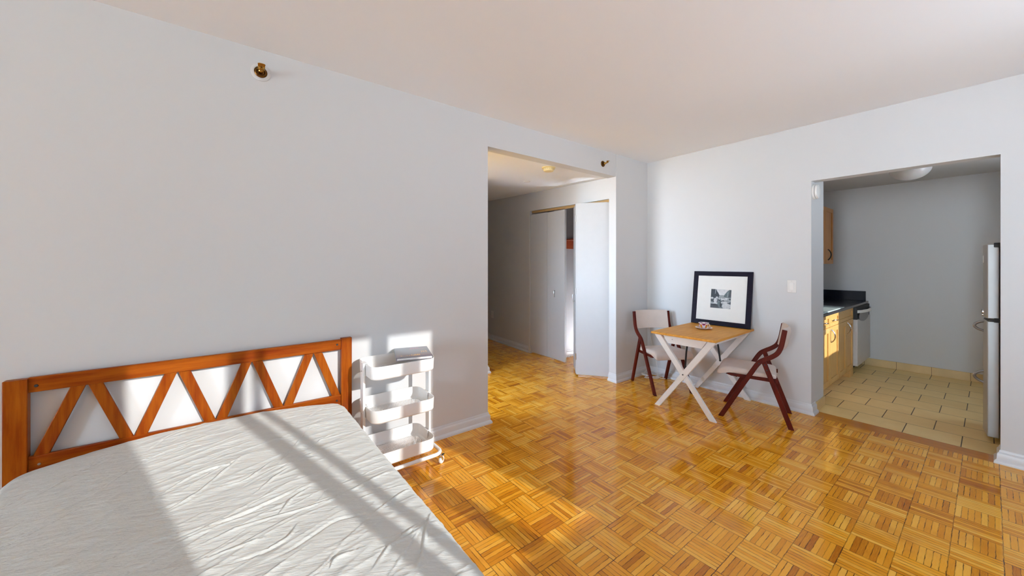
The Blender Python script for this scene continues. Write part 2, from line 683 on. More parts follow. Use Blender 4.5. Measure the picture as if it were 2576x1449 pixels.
bm = bmesh.new()
box(bm, XW - WT, XW, YB - T, -0.95, 0, HC)
box(bm, XW - WT, XW, 0.02, YL + T, 0, HC)
box(bm, XW - WT, XW, -0.95, 0.02, 0, 0.05)
box(bm, XW - WT, XW, -0.95, 0.02, 2.58, HC)
box(bm, -2.62, -2.50, 2.02, YL, 0, HC)        # unseen stub wall added to shade the left wall
struct('wall_side', bm, M_wall)
bm = bmesh.new()
box(bm, XW - 0.034, XW - 0.030, -0.95, 0.02, 0.05, 2.58)
w = struct('window_2', bm, M_glass)  # unseen window added to even out the light on the right wall
bm = bmesh.new()
for a in (-0.95, -0.03):
    box(bm, XW - 0.05, XW - 0.01, a, a + 0.05, 0.05, 2.58)
obj('window_frame', bm, M_trim, w)

# window wall: openings
bm = bmesh.new()


def wy(x0, x1, z0, z1):
    box(bm, x0, x1, YB - WT, YB, z0, z1)


TOP = 2.462
wy(XW - T, 0.566, 0, HC)
wy(0.566, 2.27, 0, 1.004)
wy(0.566, 2.27, TOP, HC)
wy(2.27, 2.50, 0, HC)
wy(2.50, 3.35, 0, 0.35)
wy(2.50, 3.35, 2.50, HC)
wy(3.35, XR + T, 0, HC)
struct('wall_back', bm, M_wall)

wn = 0
for x0, x1, z0, mull in ((0.566, 2.27, 1.004, ((0.982, 1.058), (1.105, 1.152), (1.793, 1.916))),):
    wn += 1
    bm = bmesh.new()
    yc = YB - WT / 2
    box(bm, x0, x1, yc - 0.008, yc - 0.004, z0, TOP)
    w = struct('window_%d' % wn, bm, M_tinted)
    bm = bmesh.new()
    for a, b in mull:
        box(bm, a, b, yc - 0.02, yc + 0.02, z0, TOP)
    box(bm, x0, x1, yc - 0.02, yc + 0.02, z0, z0 + 0.004)
    obj('window_frame', bm, M_trim, w)

bm = bmesh.new()
box(bm, 2.50, 3.35, YB - 0.036, YB - 0.032, 0.35, 2.50)
w = struct('window_5', bm, M_sideglass)  # unseen window added to brighten the pier, table corner and kitchen jamb
bm = bmesh.new()
for a in (2.50, 2.91, 3.31):
    box(bm, a, a + 0.04, YB - 0.05, YB - 0.01, 0.35, 2.50)
obj('window_frame', bm, M_trim, w)
# unseen fin added outside to keep the direct sun off this added window
bm = bmesh.new()
box(bm, 4.35, 4.75, -9.0, YB - T - 0.02, -0.1, 7.5)
struct('wall_sun_blocker', bm, M_wall)

# ---- hall
bm = bmesh.new()
ye = 8.6
prism(bm, [(hall_x(4.455), 4.455), (hall_x(4.455) + 0.10, 4.455), (hall_x(ye) + 0.10, ye), (hall_x(ye), ye)], 2, 0, 2.95)
zt = 2.205
poly = [(2.815, zt - 0.018), (4.455, 2.236), (4.455, 2.9), (2.815, 2.9)]
va = [bm.verts.new((hall_x(y), y, z)) for y, z in poly]
vb = [bm.verts.new((hall_x(y) + 0.10, y, z)) for y, z in poly]
bm.faces.new(va); bm.faces.new(vb[::-1])
for i in range(4):
    k = (i + 1) % 4
    bm.faces.new([va[i], vb[i], vb[k], va[k]])
struct('wall_hall', bm, M_wall)

bm = bmesh.new()
y0c, y1c = YL + 0.0, 8.6
vs = [bm.verts.new(p) for p in [(0.8, y0c + 0.01, hall_z(y0c)), (hall_x(y0c) + 0.04, y0c + 0.01, hall_z(y0c)), (hall_x(y1c) + 0.05, y1c, hall_z(y1c)), (0.8, y1c, hall_z(y1c))]]
vt = [bm.verts.new(v.co + Vector((0, 0, 0.1))) for v in vs]
bm.faces.new(vs[::-1]); bm.faces.new(vt)
for i in range(4):
    k = (i + 1) % 4
    bm.faces.new([vs[i], vs[k], vt[k], vt[i]])
struct('ceiling_hall', bm, M_ceil)

bm = bmesh.new()
box(bm, 0.7, 2.672, 3.952, 8.6, 0, 2.9)
struct('wall_hall_far', bm, M_wall)
bm = bmesh.new()
box(bm, 0.7, 0.8, YL + T, 2.95, 0, 2.9)
box(bm, 0.7, 0.8, 3.80, 3.952, 0, 2.9)
box(bm, 0.7, 0.8, 2.95, 3.80, 0, 0.85)
box(bm, 0.7, 0.8, 2.95, 3.80, 2.10, 2.9)
box(bm, 2.672, 4.4, 8.5, 8.6, 0, 2.9)
struct('wall_hall_end', bm, M_wall)
bm = bmesh.new()
box(bm, 0.748, 0.752, 2.95, 3.80, 0.85, 2.10)
struct('window_4', bm, M_hallglass)  # unseen window added to brighten the hall and closet doors

# ---- closet behind the bifold doors
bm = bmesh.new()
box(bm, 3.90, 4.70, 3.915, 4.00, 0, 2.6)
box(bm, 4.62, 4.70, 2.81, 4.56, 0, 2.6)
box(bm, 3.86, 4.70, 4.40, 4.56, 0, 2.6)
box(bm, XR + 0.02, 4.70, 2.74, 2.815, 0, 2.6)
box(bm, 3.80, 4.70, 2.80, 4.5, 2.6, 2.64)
struct('wall_closet', bm, wall_paint('closet paint with shade', (0.34, 0.31, 0.30)))  # darkened to put the shade of the door gap into the colour

# ---- kitchen shell
bm = bmesh.new()
box(bm, 4.43, 4.722, 1.017, 1.80, 0, 2.52)
box(bm, 4.722, 7.06, 1.66, 1.80, 0, 2.52)
struct('wall_kitchen_left', bm, M_wall)
bm = bmesh.new()
box(bm, 7.06, 7.16, -1.0, 1.80, 0, 2.52)
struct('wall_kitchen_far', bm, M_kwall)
bm = bmesh.new()
box(bm, 4.43, 5.32, -0.89, -0.83, 0, 2.52)
box(bm, 6.00, 7.06, -0.89, -0.83, 0, 2.52)
box(bm, 5.32, 6.00, -0.89, -0.83, 0, 1.195)
box(bm, 5.32, 6.00, -0.89, -0.83, 2.35, 2.52)
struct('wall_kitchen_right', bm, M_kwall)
bm = bmesh.new()
box(bm, 5.32, 6.00, -0.864, -0.860, 1.195, 2.35)
w = struct('window_3', bm, M_kitglass)
bm = bmesh.new()
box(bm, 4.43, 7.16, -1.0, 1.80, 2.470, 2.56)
struct('ceiling_kitchen', bm, M_kwall)

# ------------------------------------------------------------------ baseboards
PROF = [(0.0, 0.0), (0.030, 0.0), (0.030, 0.012), (0.026, 0.022), (0.017, 0.030), (0.016, 0.066), (0.013, 0.074), (0.007, 0.080), (0.006, 0.089), (0.003, 0.096), (0.0, 0.096)]


def baseboard(name, path, side=1, prof=PROF):
    """sweep the moulding along a floor path; the room lies to the left of the path for side=1"""
    P = [Vector((p[0], p[1])) for p in path]
    rings = []
    for i, p in enumerate(P):
        d0 = (P[i] - P[i - 1]).normalized() if i > 0 else (P[1] - P[0]).normalized()
        d1 = (P[i + 1] - P[i]).normalized() if i < len(P) - 1 else d0
        n0, n1 = Vector((-d0.y, d0.x)) * side, Vector((-d1.y, d1.x)) * side
        m = (n0 + n1).normalized()
        m /= max(0.3, m.dot(n1))
        rings.append([(p.x + m.x * a, p.y + m.y * a, z) for a, z in prof])
    bm = bmesh.new()
    ring_loft(bm, rings)
    return struct(name, bm, M_trim)


baseboard('baseboard_left', [(XW, YL), (1.832, YL), (1.832, YL + T)], side=-1)
baseboard('baseboard_pier', [(hall_x(2.815), 2.815), (hall_x(YL), YL - 0.003), (XR, YL - 0.003), (XR, 1.017), (XR + T, 1.017)], side=-1)
baseboard('baseboard_right', [(XR + T, -0.047), (XR, -0.047), (XR, YB)], side=-1)
baseboard('baseboard_hall', [(hall_x(4.47), 4.47), (hall_x(8.5), 8.5)], side=1)
baseboard('baseboard_hall_far', [(2.672, 8.5), (2.672, 3.952), (0.8, 3.952)], side=1)
baseboard('baseboard_closet', [(4.62, 3.915), (3.92, 3.915)], side=1)
bm = bmesh.new()
box(bm, 7.046, 7.06, -0.82, 1.10, 0, 0.098)
for k in range(-3, 5):
    pass
struct('baseboard_kitchen', bm, M_tilebase, bevel=0.002)
bm = bmesh.new()
for yy in (-0.48, -0.17, 0.14, 0.45, 0.76, 1.07):
    box(bm, 7.0455, 7.047, yy - 0.0018, yy + 0.0018, 0.0, 0.0985)
struct('trim_1', bm, plain('grout', (0.16, 0.10, 0.05), 0.8))
bm = bmesh.new()
box(bm, 4.452, 4.722, 1.003, 1.017, 0, 0.085)
struct('baseboard_jamb', bm, M_tilebase, bevel=0.002)
# closet jamb bead, track
bm = bmesh.new()
prism(bm, [(hall_x(4.430) - 0.012, 4.432), (hall_x(4.43) + 0.10, 4.432), (hall_x(4.46) + 0.10, 4.462), (hall_x(4.46) - 0.012, 4.462)], 2, 0, 2.17)
struct('trim_2', bm, M_trim)
bm = bmesh.new()
va = []
for y, z in ((2.818, 2.185), (4.432, 2.234)):
    for dx, dz in ((0.03, 0), (0.075, 0), (0.075, -0.03), (0.03, -0.03)):
        va.append(bm.verts.new((hall_x(y) + dx, y, z + dz)))
for f in ((0, 1, 2, 3), (7, 6, 5, 4), (0, 4, 5, 1), (1, 5, 6, 2), (2, 6, 7, 3), (3, 7, 4, 0)):
    bm.faces.new([va[i] for i in f])
struct('trim_3', bm, plain('door track', (0.42, 0.26, 0.10), 0.5))

# ------------------------------------------------------------------ closet bifold doors


def panel(p, q, z0, z1, t, out):
    """vertical door leaf from p to q (floor points) with thickness t towards `out`"""
    p, q = Vector(p), Vector(q)
    n = Vector((-(q - p).y, (q - p).x)).normalized() * out
    b = bmesh.new()
    pts = [p, q, q + n * t, p + n * t]
    prism(b, [(v.x, v.y) for v in pts], 2, z0, z1)
    return b


def pull(bm, p, n, z0, z1, r=0.004, off=0.028):
    p, n = Vector((p[0], p[1], 0)), Vector((n[0], n[1], 0)).normalized()
    pts = [p + Vector((0, 0, z0)), p + n * off * 0.8 + Vector((0, 0, z0)), p + n * off + Vector((0, 0, z0 + 0.008)), p + n * off + Vector((0, 0, z1 - 0.008)), p + n * off * 0.8 + Vector((0, 0, z1)), p + Vector((0, 0, z1))]
    tube(bm, pts, r, 8)


# closed pair, farther from the pier
pA, pB, pC = (hall_x(4.425) - 0.005, 4.425), (3.803, 4.050), (3.775, 3.662)
d1 = struct('door_1', panel(pA, pB, 0.02, 2.175, 0.035, 1), M_door, bevel=0.002)
o = obj('door_leaf', panel((pB[0], pB[1] - 0.003), pC, 0.02, 2.170, 0.035, 1), M_door, d1, bevel=0.002)
bm = bmesh.new()
pull(bm, (3.793, 3.872), (-1, -0.07), 0.925, 1.015)
obj('door_handle', bm, M_steel, o)
bm = bmesh.new()
box(bm, 3.825, 3.862, 3.632, 3.650, 0.085, 0.105)
box(bm, 3.845, 3.852, 3.620, 3.662, 0.088, 0.100)
obj('roller_bracket', bm, M_steel, o)
# folded pair by the pier
pJ, pK = (3.712, 2.850), (3.478, 3.172)
d2 = struct('door_2', panel(pJ, pK, 0.02, 2.160, 0.035, -1), M_door, bevel=0.002)
pK2, pE = (3.492, 3.196), (3.765, 3.485)
o = obj('door_leaf', panel(pK2, pE, 0.02, 2.160, 0.035, -1), M_door, d2, bevel=0.002)
bm = bmesh.new()
pull(bm, (3.548, 3.262), (-0.73, 0.69), 0.925, 1.015)
obj('door_handle', bm, M_steel, o)
bm = bmesh.new()
for z in (0.20, 1.02, 1.93):
    tube(bm, [(3.478, 3.182, z), (3.478, 3.182, z + 0.08)], 0.008, 10)
obj('hinge', bm, M_steel, d2)

# closet shelf and its cleat
t = thing('closet_shelf', 'red brown wooden shelf with a cleat seen in the gap between the closet doors', 'shelf', (4.35, 3.915, 1.62))
bm = bmesh.new()
box(bm, 4.02, 4.62, 3.70, 3.914, 1.752, 1.775)
obj('shelf_board', bm, M_redwood, t, 0.002, world=True)
bm = bmesh.new()
box(bm, 4.02, 4.62, 3.893, 3.914, 1.63, 1.751)
obj('cleat', bm, M_redwood, t, 0.002, world=True)
bm = bmesh.new()
tube(bm, [(4.22, 3.893, 1.69), (4.22, 3.80, 1.69)], 0.014, 12)
obj('rod', bm, M_dark, t, world=True)

# ------------------------------------------------------------------ bed
MX0, MX1, MY0, MY1 = -0.752, 0.622, 0.735, 2.648
creases = [[(0.078, 1.280), (0.155, 1.293), (0.221, 1.325), (0.296, 1.362), (0.353, 1.356), (0.409, 1.337)],
           [(0.335, 1.081), (0.399, 1.140), (0.480, 1.184), (0.521, 1.206)],
           [(0.236, 1.471), (0.372, 1.512), (0.529, 1.585), (0.574, 1.602)],
           [(0.097, 1.337), (0.158, 1.358), (0.190, 1.409)],
           [(-0.045, 1.402), (0.025, 1.400), (0.097, 1.397)],
           [(-0.099, 1.574), (0.012, 1.565), (0.106, 1.587), (0.199, 1.622), (0.243, 1.647)],
           [(0.445, 1.019), (0.487, 1.080), (0.542, 1.172), (0.605, 1.263)],
           [(-0.199, 1.886), (-0.093, 1.984), (0.052, 1.999)],
           [(-0.159, 1.763), (-0.085, 1.820), (-0.005, 1.943), (0.081, 2.071)],
           [(-0.069, 1.481), (0.059, 1.502), (0.234, 1.488), (0.337, 1.504)],
           [(0.010, 1.336), (0.089, 1.329), (0.148, 1.342)],
           [(0.144, 1.499), (0.199, 1.578), (0.260, 1.622)],
           [(0.240, 1.158), (0.265, 1.179), (0.325, 1.182)],
           [(0.395, 1.324), (0.534, 1.409), (0.604, 1.443)],
           [(-0.262, 1.574), (-0.184, 1.585), (-0.104, 1.586)],
           [(-0.299, 2.366), (-0.202, 2.549), (-0.120, 2.572)],
           [(0.089, 1.685), (0.170, 1.780), (0.219, 1.826)],
           [(-0.023, 1.818), (0.071, 1.818), (0.162, 1.929)]]
rc = random.Random(3)
for k in range(190):          # many short shallow creases across the sheet
    cx, cy = rc.uniform(-0.72, 0.58), rc.uniform(0.8, 2.6)
    a = rc.gauss(0.32, 0.28)
    l = rc.uniform(0.06, 0.22)
    b2 = rc.gauss(0, 0.02)
    creases.append([(cx - l * cos(a), cy - l * sin(a)), (cx, cy + b2), (cx + l * cos(a), cy + l * sin(a))])
segs = []
for ci, l in enumerate(creases):
    pts = smooth_path([(x, y, 0) for x, y in l], 4)
    m = len(pts) - 1
    amp = (0.0055 if ci < 18 else rc.uniform(0.0010, 0.0030)) * (1 if ci % 5 else -0.7)
    wd = 0.0055 if ci < 18 else rc.uniform(0.0035, 0.0065)
    for k in range(m):
        e0 = min(1, 3 * min(k + 0.5, m - k - 0.5) / m + 0.15)
        segs.append((pts[k].x, pts[k].y, pts[k + 1].x, pts[k + 1].y, amp * e0, wd))
cells = {}
for sgm in segs:
    x0, x1 = sorted((sgm[0], sgm[2])); y0, y1 = sorted((sgm[1], sgm[3]))
    for ix in range(int(floor((x0 - 0.03) / 0.1)), int(floor((x1 + 0.03) / 0.1)) + 1):
        for iy in range(int(floor((y0 - 0.03) / 0.1)), int(floor((y1 + 0.03) / 0.1)) + 1):
            cells.setdefault((ix, iy), []).append(sgm)


def crease_h(x, y):
    best = 0.0
    for ax, ay, bx, by, amp, wd in cells.get((int(floor(x / 0.1)), int(floor(y / 0.1))), ()):
        dx, dy = bx - ax, by - ay
        L2 = dx * dx + dy * dy + 1e-12
        tt = max(0, min(1, ((x - ax) * dx + (y - ay) * dy) / L2))
        qx, qy = x - ax - tt * dx, y - ay - tt * dy
        s = (dx * qy - dy * qx)
        d2 = qx * qx + qy * qy
        h = amp * math.exp(-d2 / (wd * wd))
        # a valley hugs one side of each fold
        h -= 0.45 * amp * math.exp(-((sqrt(d2) - 1.6 * wd) ** 2) / (wd * wd)) * (1 if s > 0 else 0)
        if abs(h) > abs(best):
            best = h
    return best


def sheet_z(x, y):
    u = x + 0.02
    z = 0.540 - 0.050 * min(1.3, abs(u) / 0.62) ** 2.2
    yy = (2.648 - y)
    z -= 0.012 * max(0, 1 - yy / 0.10) ** 2
    # soft draws slanting across the bed
    s, c = sin(0.33), cos(0.33)
    p, q = x * c + y * s, -x * s + y * c
    w = noise.noise(Vector((p * 2.2, q * 9.0, 0.3))) * 0.0040
    w += noise.noise(Vector((p * 4.5, q * 26.0, 4.1))) * 0.0022
    r = 1 - abs(noise.noise(Vector((p * 3.0 + 5, q * 17.0, 8.7))))
    w += (r ** 6) * 0.0035
    return z + w + crease_h(x, y)


bm = bmesh.new()
NX, NY = 400, 540
RAD = 0.045
grid = []


def edge_drop(d):
    """profile of the rounded mattress edge: d from the outline"""
    if d >= RAD:
        return 0.0
    return RAD - sqrt(max(0.0, RAD * RAD - (RAD - d) ** 2))


xs = [MX0 + (MX1 - MX0) * i / NX for i in range(NX + 1)]
ys = [MY0 + (MY1 - MY0) * j / NY for j in range(NY + 1)]
RC = 0.09
for j, y in enumerate(ys):
    row = []
    for i, x in enumerate(xs):
        px, py = x, y
        dx = min(x - MX0, MX1 - x)
        dy = min(y - MY0, MY1 - y)
        d = min(dx, dy)
        if dx < RC and dy < RC:                  # rounded plan corners
            cx = MX0 + RC if x < 0 else MX1 - RC
            cy = MY0 + RC if y < 1.6 else MY1 - RC
            vx, vy = px - cx, py - cy
            l = max(abs(vx), abs(vy))
            h = sqrt(vx * vx + vy * vy) or 1
            px, py = cx + vx / h * l, cy + vy / h * l
            d = RC - l
        row.append(bm.verts.new((px, py, sheet_z(px, py) - edge_drop(d))))
    grid.append(row)
for j in range(NY):
    for i in range(NX):
        bm.faces.new([grid[j][i], grid[j][i + 1], grid[j + 1][i + 1], grid[j + 1][i]])
rim = grid[0][:] + [grid[j][NX] for j in range(1, NY + 1)] + grid[NY][NX - 1::-1] + [grid[j][0] for j in range(NY - 1, 0, -1)]
low = []
for v in rim:
    low.append(bm.verts.new((v.co.x, v.co.y, 0.335 + 0.004 * noise.noise(v.co * 9))))
bot = [bm.verts.new((v.co.x * 0.985, 1.69 + (v.co.y - 1.69) * 0.985, 0.315)) for v in rim]
for A, B in ((rim, low), (low, bot)):
    for i in range(len(A)):
        k = (i + 1) % len(A)
        bm.faces.new([A[i], B[i], B[k], A[k]])
bm.faces.new(bot[::-1])
mt = obj('mattress', bm, M_sheet, None, angle=180)
tag(mt, 'mattress in a wrinkled pale grey fitted sheet with sun stripes across it', 'mattress')

YF = 2.660          # front of the headboard posts
bed = thing('bed_frame', 'cherry stained wooden bed frame with zigzag open headboard against the white wall', 'bed frame', (-0.045, 1.70, 0.0))


def bedpart(name, b, m=M_cherry, bev=0.003, **k):
    return obj(name, b, m, bed, bev, world=True, **k)


for x0, x1, zt in ((-0.775, -0.704, 0.880), (0.617, 0.684, 0.902)):
    bm = bmesh.new()
    box(bm, x0, x1, YF, 2.698, 0, zt)
    bedpart('post', bm, M_cherry_v)
bm = bmesh.new()
vs = box(bm, -0.706, 0.619, YF + 0.010, 2.692, 0.815, 0.884)
for v in vs:
    if v.co.x > 0:
        v.co.z += 0.010
bedpart('top_rail', bm)
bm = bmesh.new()
box(bm, -0.706, 0.619, YF + 0.010, 2.692, 0.415, 0.523)
bedpart('bottom_rail', bm)
BW = 0.050


def slat(xb, xt, y0, y1):
    """zigzag board: xb, xt are the left edges at the bottom and the top rail"""
    b = bmesh.new()
    prism(b, [(xb, 0.518), (xb + BW, 0.518), (xt + BW, 0.822), (xt, 0.822)], 1, y0, y1)
    return b


for k in range(4):
    x0 = -0.6945 + 0.327 * k
    bedpart('diagonal_slat', slat(x0, x0 + 0.1165, YF + 0.014, 2.688), M_cherry_v)
    bedpart('diagonal_slat', slat(x0 + 0.2785, x0 + 0.1685, YF + 0.0155, 2.688), M_cherry_v)
for x, z, m in ((-0.681, 0.844, M_dark), (0.593, 0.862, M_dark), (0.591, 0.488, M_dark), (-0.672, 0.484, M_chrome)):
    bm = bmesh.new()
    lathe(bm, [(0.0001, -0.003), (0.0055, -0.003), (0.0065, -0.001), (0.0065, 0.004)], (x, YF + 0.010, z), 1, 16)
    o = bedpart('bolt', bm, m, 0)
    if m is M_chrome:
        o['label'] = 'silver bolt head'
bm = bmesh.new()
for x0 in (-0.775, 0.617 + 0.040):
    pass
for sx in (-0.772, 0.654):
    b = bmesh.new()
    box(b, sx, sx + 0.028, 0.72, YF, 0.20, 0.315)
    bedpart('side_rail', b)
bm.free()
for sx in (-0.775, 0.617):
    b = bmesh.new()
    box(b, sx, sx + 0.067, 0.660, 0.720, 0, 0.330)
    bedpart('foot_post', b, M_cherry_v)
b = bmesh.new()
box(b, -0.708, 0.617, 0.672, 0.712, 0.18, 0.320)
bedpart('foot_rail', b)
for k in range(10):
    b = bmesh.new()
    yy = 0.84 + k * 0.19
    box(b, -0.744, 0.654, yy, yy + 0.07, 0.297, 0.315)
    bedpart('base_slat', b, M_pine, 0.002)

# ------------------------------------------------------------------ trolley
TX0, TX1, TY0, TY1 = 0.722, 1.162, 2.345, 2.672
cart = thing('utility_trolley', 'white metal three tier trolley on casters beside the bed', 'trolley', ((TX0 + TX1) / 2, (TY0 + TY1) / 2, 0))
for zr, zb in ((0.200, 0.117), (0.476, 0.393), (0.7525, 0.669)):
    bm = bmesh.new()
    o_top = rrect(TX0, TX1, TY0, TY1, 0.062, 8)
    o_bot = rrect(TX0 + 0.003, TX1 - 0.003, TY0 + 0.003, TY1 - 0.003, 0.060, 8)
    i_top = rrect(TX0 + 0.004, TX1 - 0.004, TY0 + 0.004, TY1 - 0.004, 0.058, 8)
    i_bot = rrect(TX0 + 0.006, TX1 - 0.006, TY0 + 0.006, TY1 - 0.006, 0.057, 8)
    f_in = rrect(TX0 + 0.022, TX1 - 0.022, TY0 + 0.022, TY1 - 0.022, 0.045, 8)
    rings = [[(x, y, zb - 0.002) for x, y in f_in], [(x, y, zb - 0.002) for x, y in rrect(TX0 + 0.010, TX1 - 0.010, TY0 + 0.010, TY1 - 0.010, 0.054, 8)], [(x, y, zb + 0.006) for x, y in o_bot], [(x, y, zr - 0.004) for x, y in o_top], [(x, y, zr) for x, y in rrect(TX0 + 0.001, TX1 - 0.001, TY0 + 0.001, TY1 - 0.001, 0.061, 8)],
             [(x, y, zr) for x, y in i_top], [(x, y, zb + 0.010) for x, y in i_bot], [(x, y, zb + 0.003) for x, y in rrect(TX0 + 0.012, TX1 - 0.012, TY0 + 0.012, TY1 - 0.012, 0.054, 8)], [(x, y, zb + 0.001) for x, y in f_in]]
    ring_loft(bm, rings, False, False)
    tr = obj('tray', bm, M_white, cart, world=True)
    bm = bmesh.new()
    ring = [bm.verts.new((x, y, zb)) for x, y in rrect(TX0 + 0.020, TX1 - 0.020, TY0 + 0.020, TY1 - 0.020, 0.046, 8)]
    bm.faces.new(ring)
    obj('perforated_floor', bm, M_perf, tr, world=False)
    for v in tr.children[-1].data.vertices:
        v.co -= cart.location
ym = (TY0 + TY1) / 2
for sx, x in ((-1, TX0), (1, TX1)):
    bm = bmesh.new()
    xa, xb = (x - 0.017, x - 0.001) if sx < 0 else (x + 0.001, x + 0.017)
    prism(bm, [(y, z) for y, z in ((ym - 0.029, 0.078), (ym + 0.029, 0.078), (ym + 0.029, 0.750), (ym + 0.025, 0.757), (ym - 0.025, 0.757), (ym - 0.029, 0.750))], 0, xa, xb)
    up = obj('upright', bm, M_white, cart, 0.003, world=True)
    for z in (0.17, 0.445, 0.722):
        bm = bmesh.new()
        xo = xa if sx < 0 else xb
        lathe(bm, [(0.004, -0.002 * 1), (0.004, 0.002)], (xo, ym, z - 0.02), 0, 12)
        o = obj('screw', bm, M_steel, up, world=False)
        for v in o.data.vertices:
            v.co -= cart.location
    for zr in (0.200, 0.476, 0.7525):         # hook over each rim
        bm = bmesh.new()
        xi = x + 0.012 if sx < 0 else x - 0.012
        lo, hi = sorted((xi, xo))
        box(bm, lo, hi, ym - 0.033, ym + 0.033, zr + 0.0005, zr + 0.004)
        xl = (x + 0.010, x + 0.013) if sx < 0 else (x - 0.013, x - 0.010)
        box(bm, xl[0], xl[1], ym - 0.033, ym + 0.033, zr - 0.05, zr + 0.004)
        o = obj('hook', bm, M_white, up, 0.001)
        for v in o.data.vertices:
            v.co -= cart.location
bm = bmesh.new()
loop = [(x, y, 0.083) for x, y in rrect(TX0 - 0.022, TX1 + 0.043, TY0 - 0.004, TY1 + 0.006, 0.060, 8)]
tube(bm, loop, 0.0125, 12, closed=True)
obj('base_tube', bm, M_white, cart, world=True)
for x, y, rot in ((TX1 + 0.028, TY0 + 0.010, 0.5), (TX1 + 0.028, TY1 - 0.012, -0.9), (TX0 - 0.026, TY0 + 0.010, 0.3), (TX0 - 0.026, TY1 - 0.012, 2.2)):
    bm = bmesh.new()
    lathe(bm, [(0.009, 0.052), (0.013, 0.054), (0.013, 0.066), (0.007, 0.068), (0.007, 0.078)], (0, 0, 0), 2, 16)
    for sy in (-1, 1):
        prism(bm, [(-0.006, 0.055), (0.010, 0.057), (0.026, 0.030), (0.020, 0.020), (0.012, 0.022)], 1, sy * 0.0115 - 0.001, sy * 0.0115 + 0.001)
    R = Matrix.Translation(Vector((x, y, 0))) @ Matrix.Rotation(rot, 4, 'Z')
    bm.transform(R)
    ca = obj('caster', bm, M_chrome, cart, world=True)
    bm = bmesh.new()
    lathe(bm, [(0.004, -0.009), (0.018, -0.0095), (0.023, -0.008), (0.026, -0.004), (0.026, 0.004), (0.023, 0.008), (0.018, 0.0095), (0.004, 0.009)], (0.016, 0, 0.026), 1, 28)
    bm.transform(R)
    o = obj('wheel', bm, M_white, ca)
    for v in o.data.vertices:
        v.co -= cart.location
    bm = bmesh.new()
    box(bm, 0.020, 0.046, -0.007, 0.007, 0.052, 0.057)
    bm.transform(R)
    o = obj('brake_lever', bm, M_dark, ca, 0.001)
    for v in o.data.vertices:
        v.co -= cart.location

# ------------------------------------------------------------------ book on the trolley
P_FL, P_FR, P_BL = Vector((0.895, 2.398, 0.7575)), Vector((1.122, 2.328, 0.7575)), Vector((1.056, 2.667, 0.7590))


def cover_mat():
    n = NT('grey blue photo cover')
    co = n.coords()
    x, y, z = n.xyz(co)
    nz = n.noise(n.vec(n.math('MULTIPLY', x, 14.0), n.math('MULTIPLY', y, 5.0), 0.0), 1.0, 4)
    t = n.math('ADD', n.math('MULTIPLY', y, 2.4), n.math('MULTIPLY', n.math('SUBTRACT', nz, 0.5), 0.35))
    col = n.ramp(t, [(0.0, (0.135, 0.115, 0.150)), (0.14, (0.26, 0.19, 0.20)), (0.30, (0.235, 0.245, 0.275)), (0.75, (0.245, 0.275, 0.325))])
    n.bsdf(col, 0.3, 0.0, 0.5)
    return n.m


bu = (P_FR - P_FL); bw_ = bu.length; bu.normalize()
bv = (P_BL - P_FL); bv -= bu * bv.dot(bu); bh_ = bv.length; bv.normalize()
bn = bu.cross(bv).normalized()
book = thing('book', 'hardback photo book with a grey blue cover lying on the trolley top tray', 'book', P_FL)
book.rotation_mode = 'QUATERNION'
book.rotation_quaternion = Matrix((bu, bv, bn)).transposed().to_quaternion()
bm = bmesh.new()
box(bm, 0, bw_, 0, bh_, 0, 0.0025)
box(bm, 0, bw_, 0, bh_, 0.0165, 0.019)
box(bm, 0, 0.004, 0, bh_, 0.0025, 0.0165)
obj('cover', bm, cover_mat(), book, 0.0008)
bm = bmesh.new()
box(bm, 0.004, bw_ - 0.005, 0.004, bh_ - 0.004, 0.0026, 0.0164)
obj('pages', bm, M_paper, book)
M_pink = plain('pink print', (0.62, 0.32, 0.40), 0.4, var=0.1)
M_gold = plain('gold print', (0.85, 0.52, 0.16), 0.4, var=0.2, scale=300)
rb = random.Random(5)
bm = bmesh.new()
for row, (x0, x1, yy) in enumerate(((0.115, 0.175, 0.275), (0.105, 0.165, 0.255), (0.105, 0.205, 0.240))):
    x = x0
    while x < x1:
        w = rb.uniform(0.005, 0.014)
        box(bm, x, min(x1, x + w), yy, yy + 0.006, 0.019, 0.0192)
        x += w + 0.003
obj('title_lines', bm, M_pink, book)
bm = bmesh.new()
x = 0.030
while x < 0.160:
    h = rb.uniform(0.006, 0.030) * (1.2 if x > 0.09 else 0.6)
    box(bm, x, x + 0.005, 0.045 + rb.uniform(0, 0.006), 0.045 + h, 0.019, 0.0192)
    x += rb.uniform(0.006, 0.012)
obj('skyline_print', bm, M_gold, book)
bm = bmesh.new()


def stroke(pts, w=0.004):
    for (ax, ay), (bx, by) in zip(pts, pts[1:]):
        bar(bm, (ax, ay, 0.0191), (bx, by, 0.0191), w, 0.0002, Vector((-(by - ay), bx - ax, 0)))


for dig, ox in (('7', 0.172), ('1', 0.190), ('3', 0.202)):
    oy = 0.120
    if dig == '7':
        stroke([(ox, oy + 0.045), (ox + 0.014, oy + 0.045), (ox + 0.004, oy)])
    elif dig == '1':
        stroke([(ox + 0.004, oy), (ox + 0.004, oy + 0.045)])
    else:
        stroke([(ox, oy + 0.045), (ox + 0.012, oy + 0.045), (ox + 0.004, oy + 0.025), (ox + 0.012, oy + 0.018), (ox + 0.010, oy + 0.002), (ox, oy)])
obj('number', bm, M_gold, book)

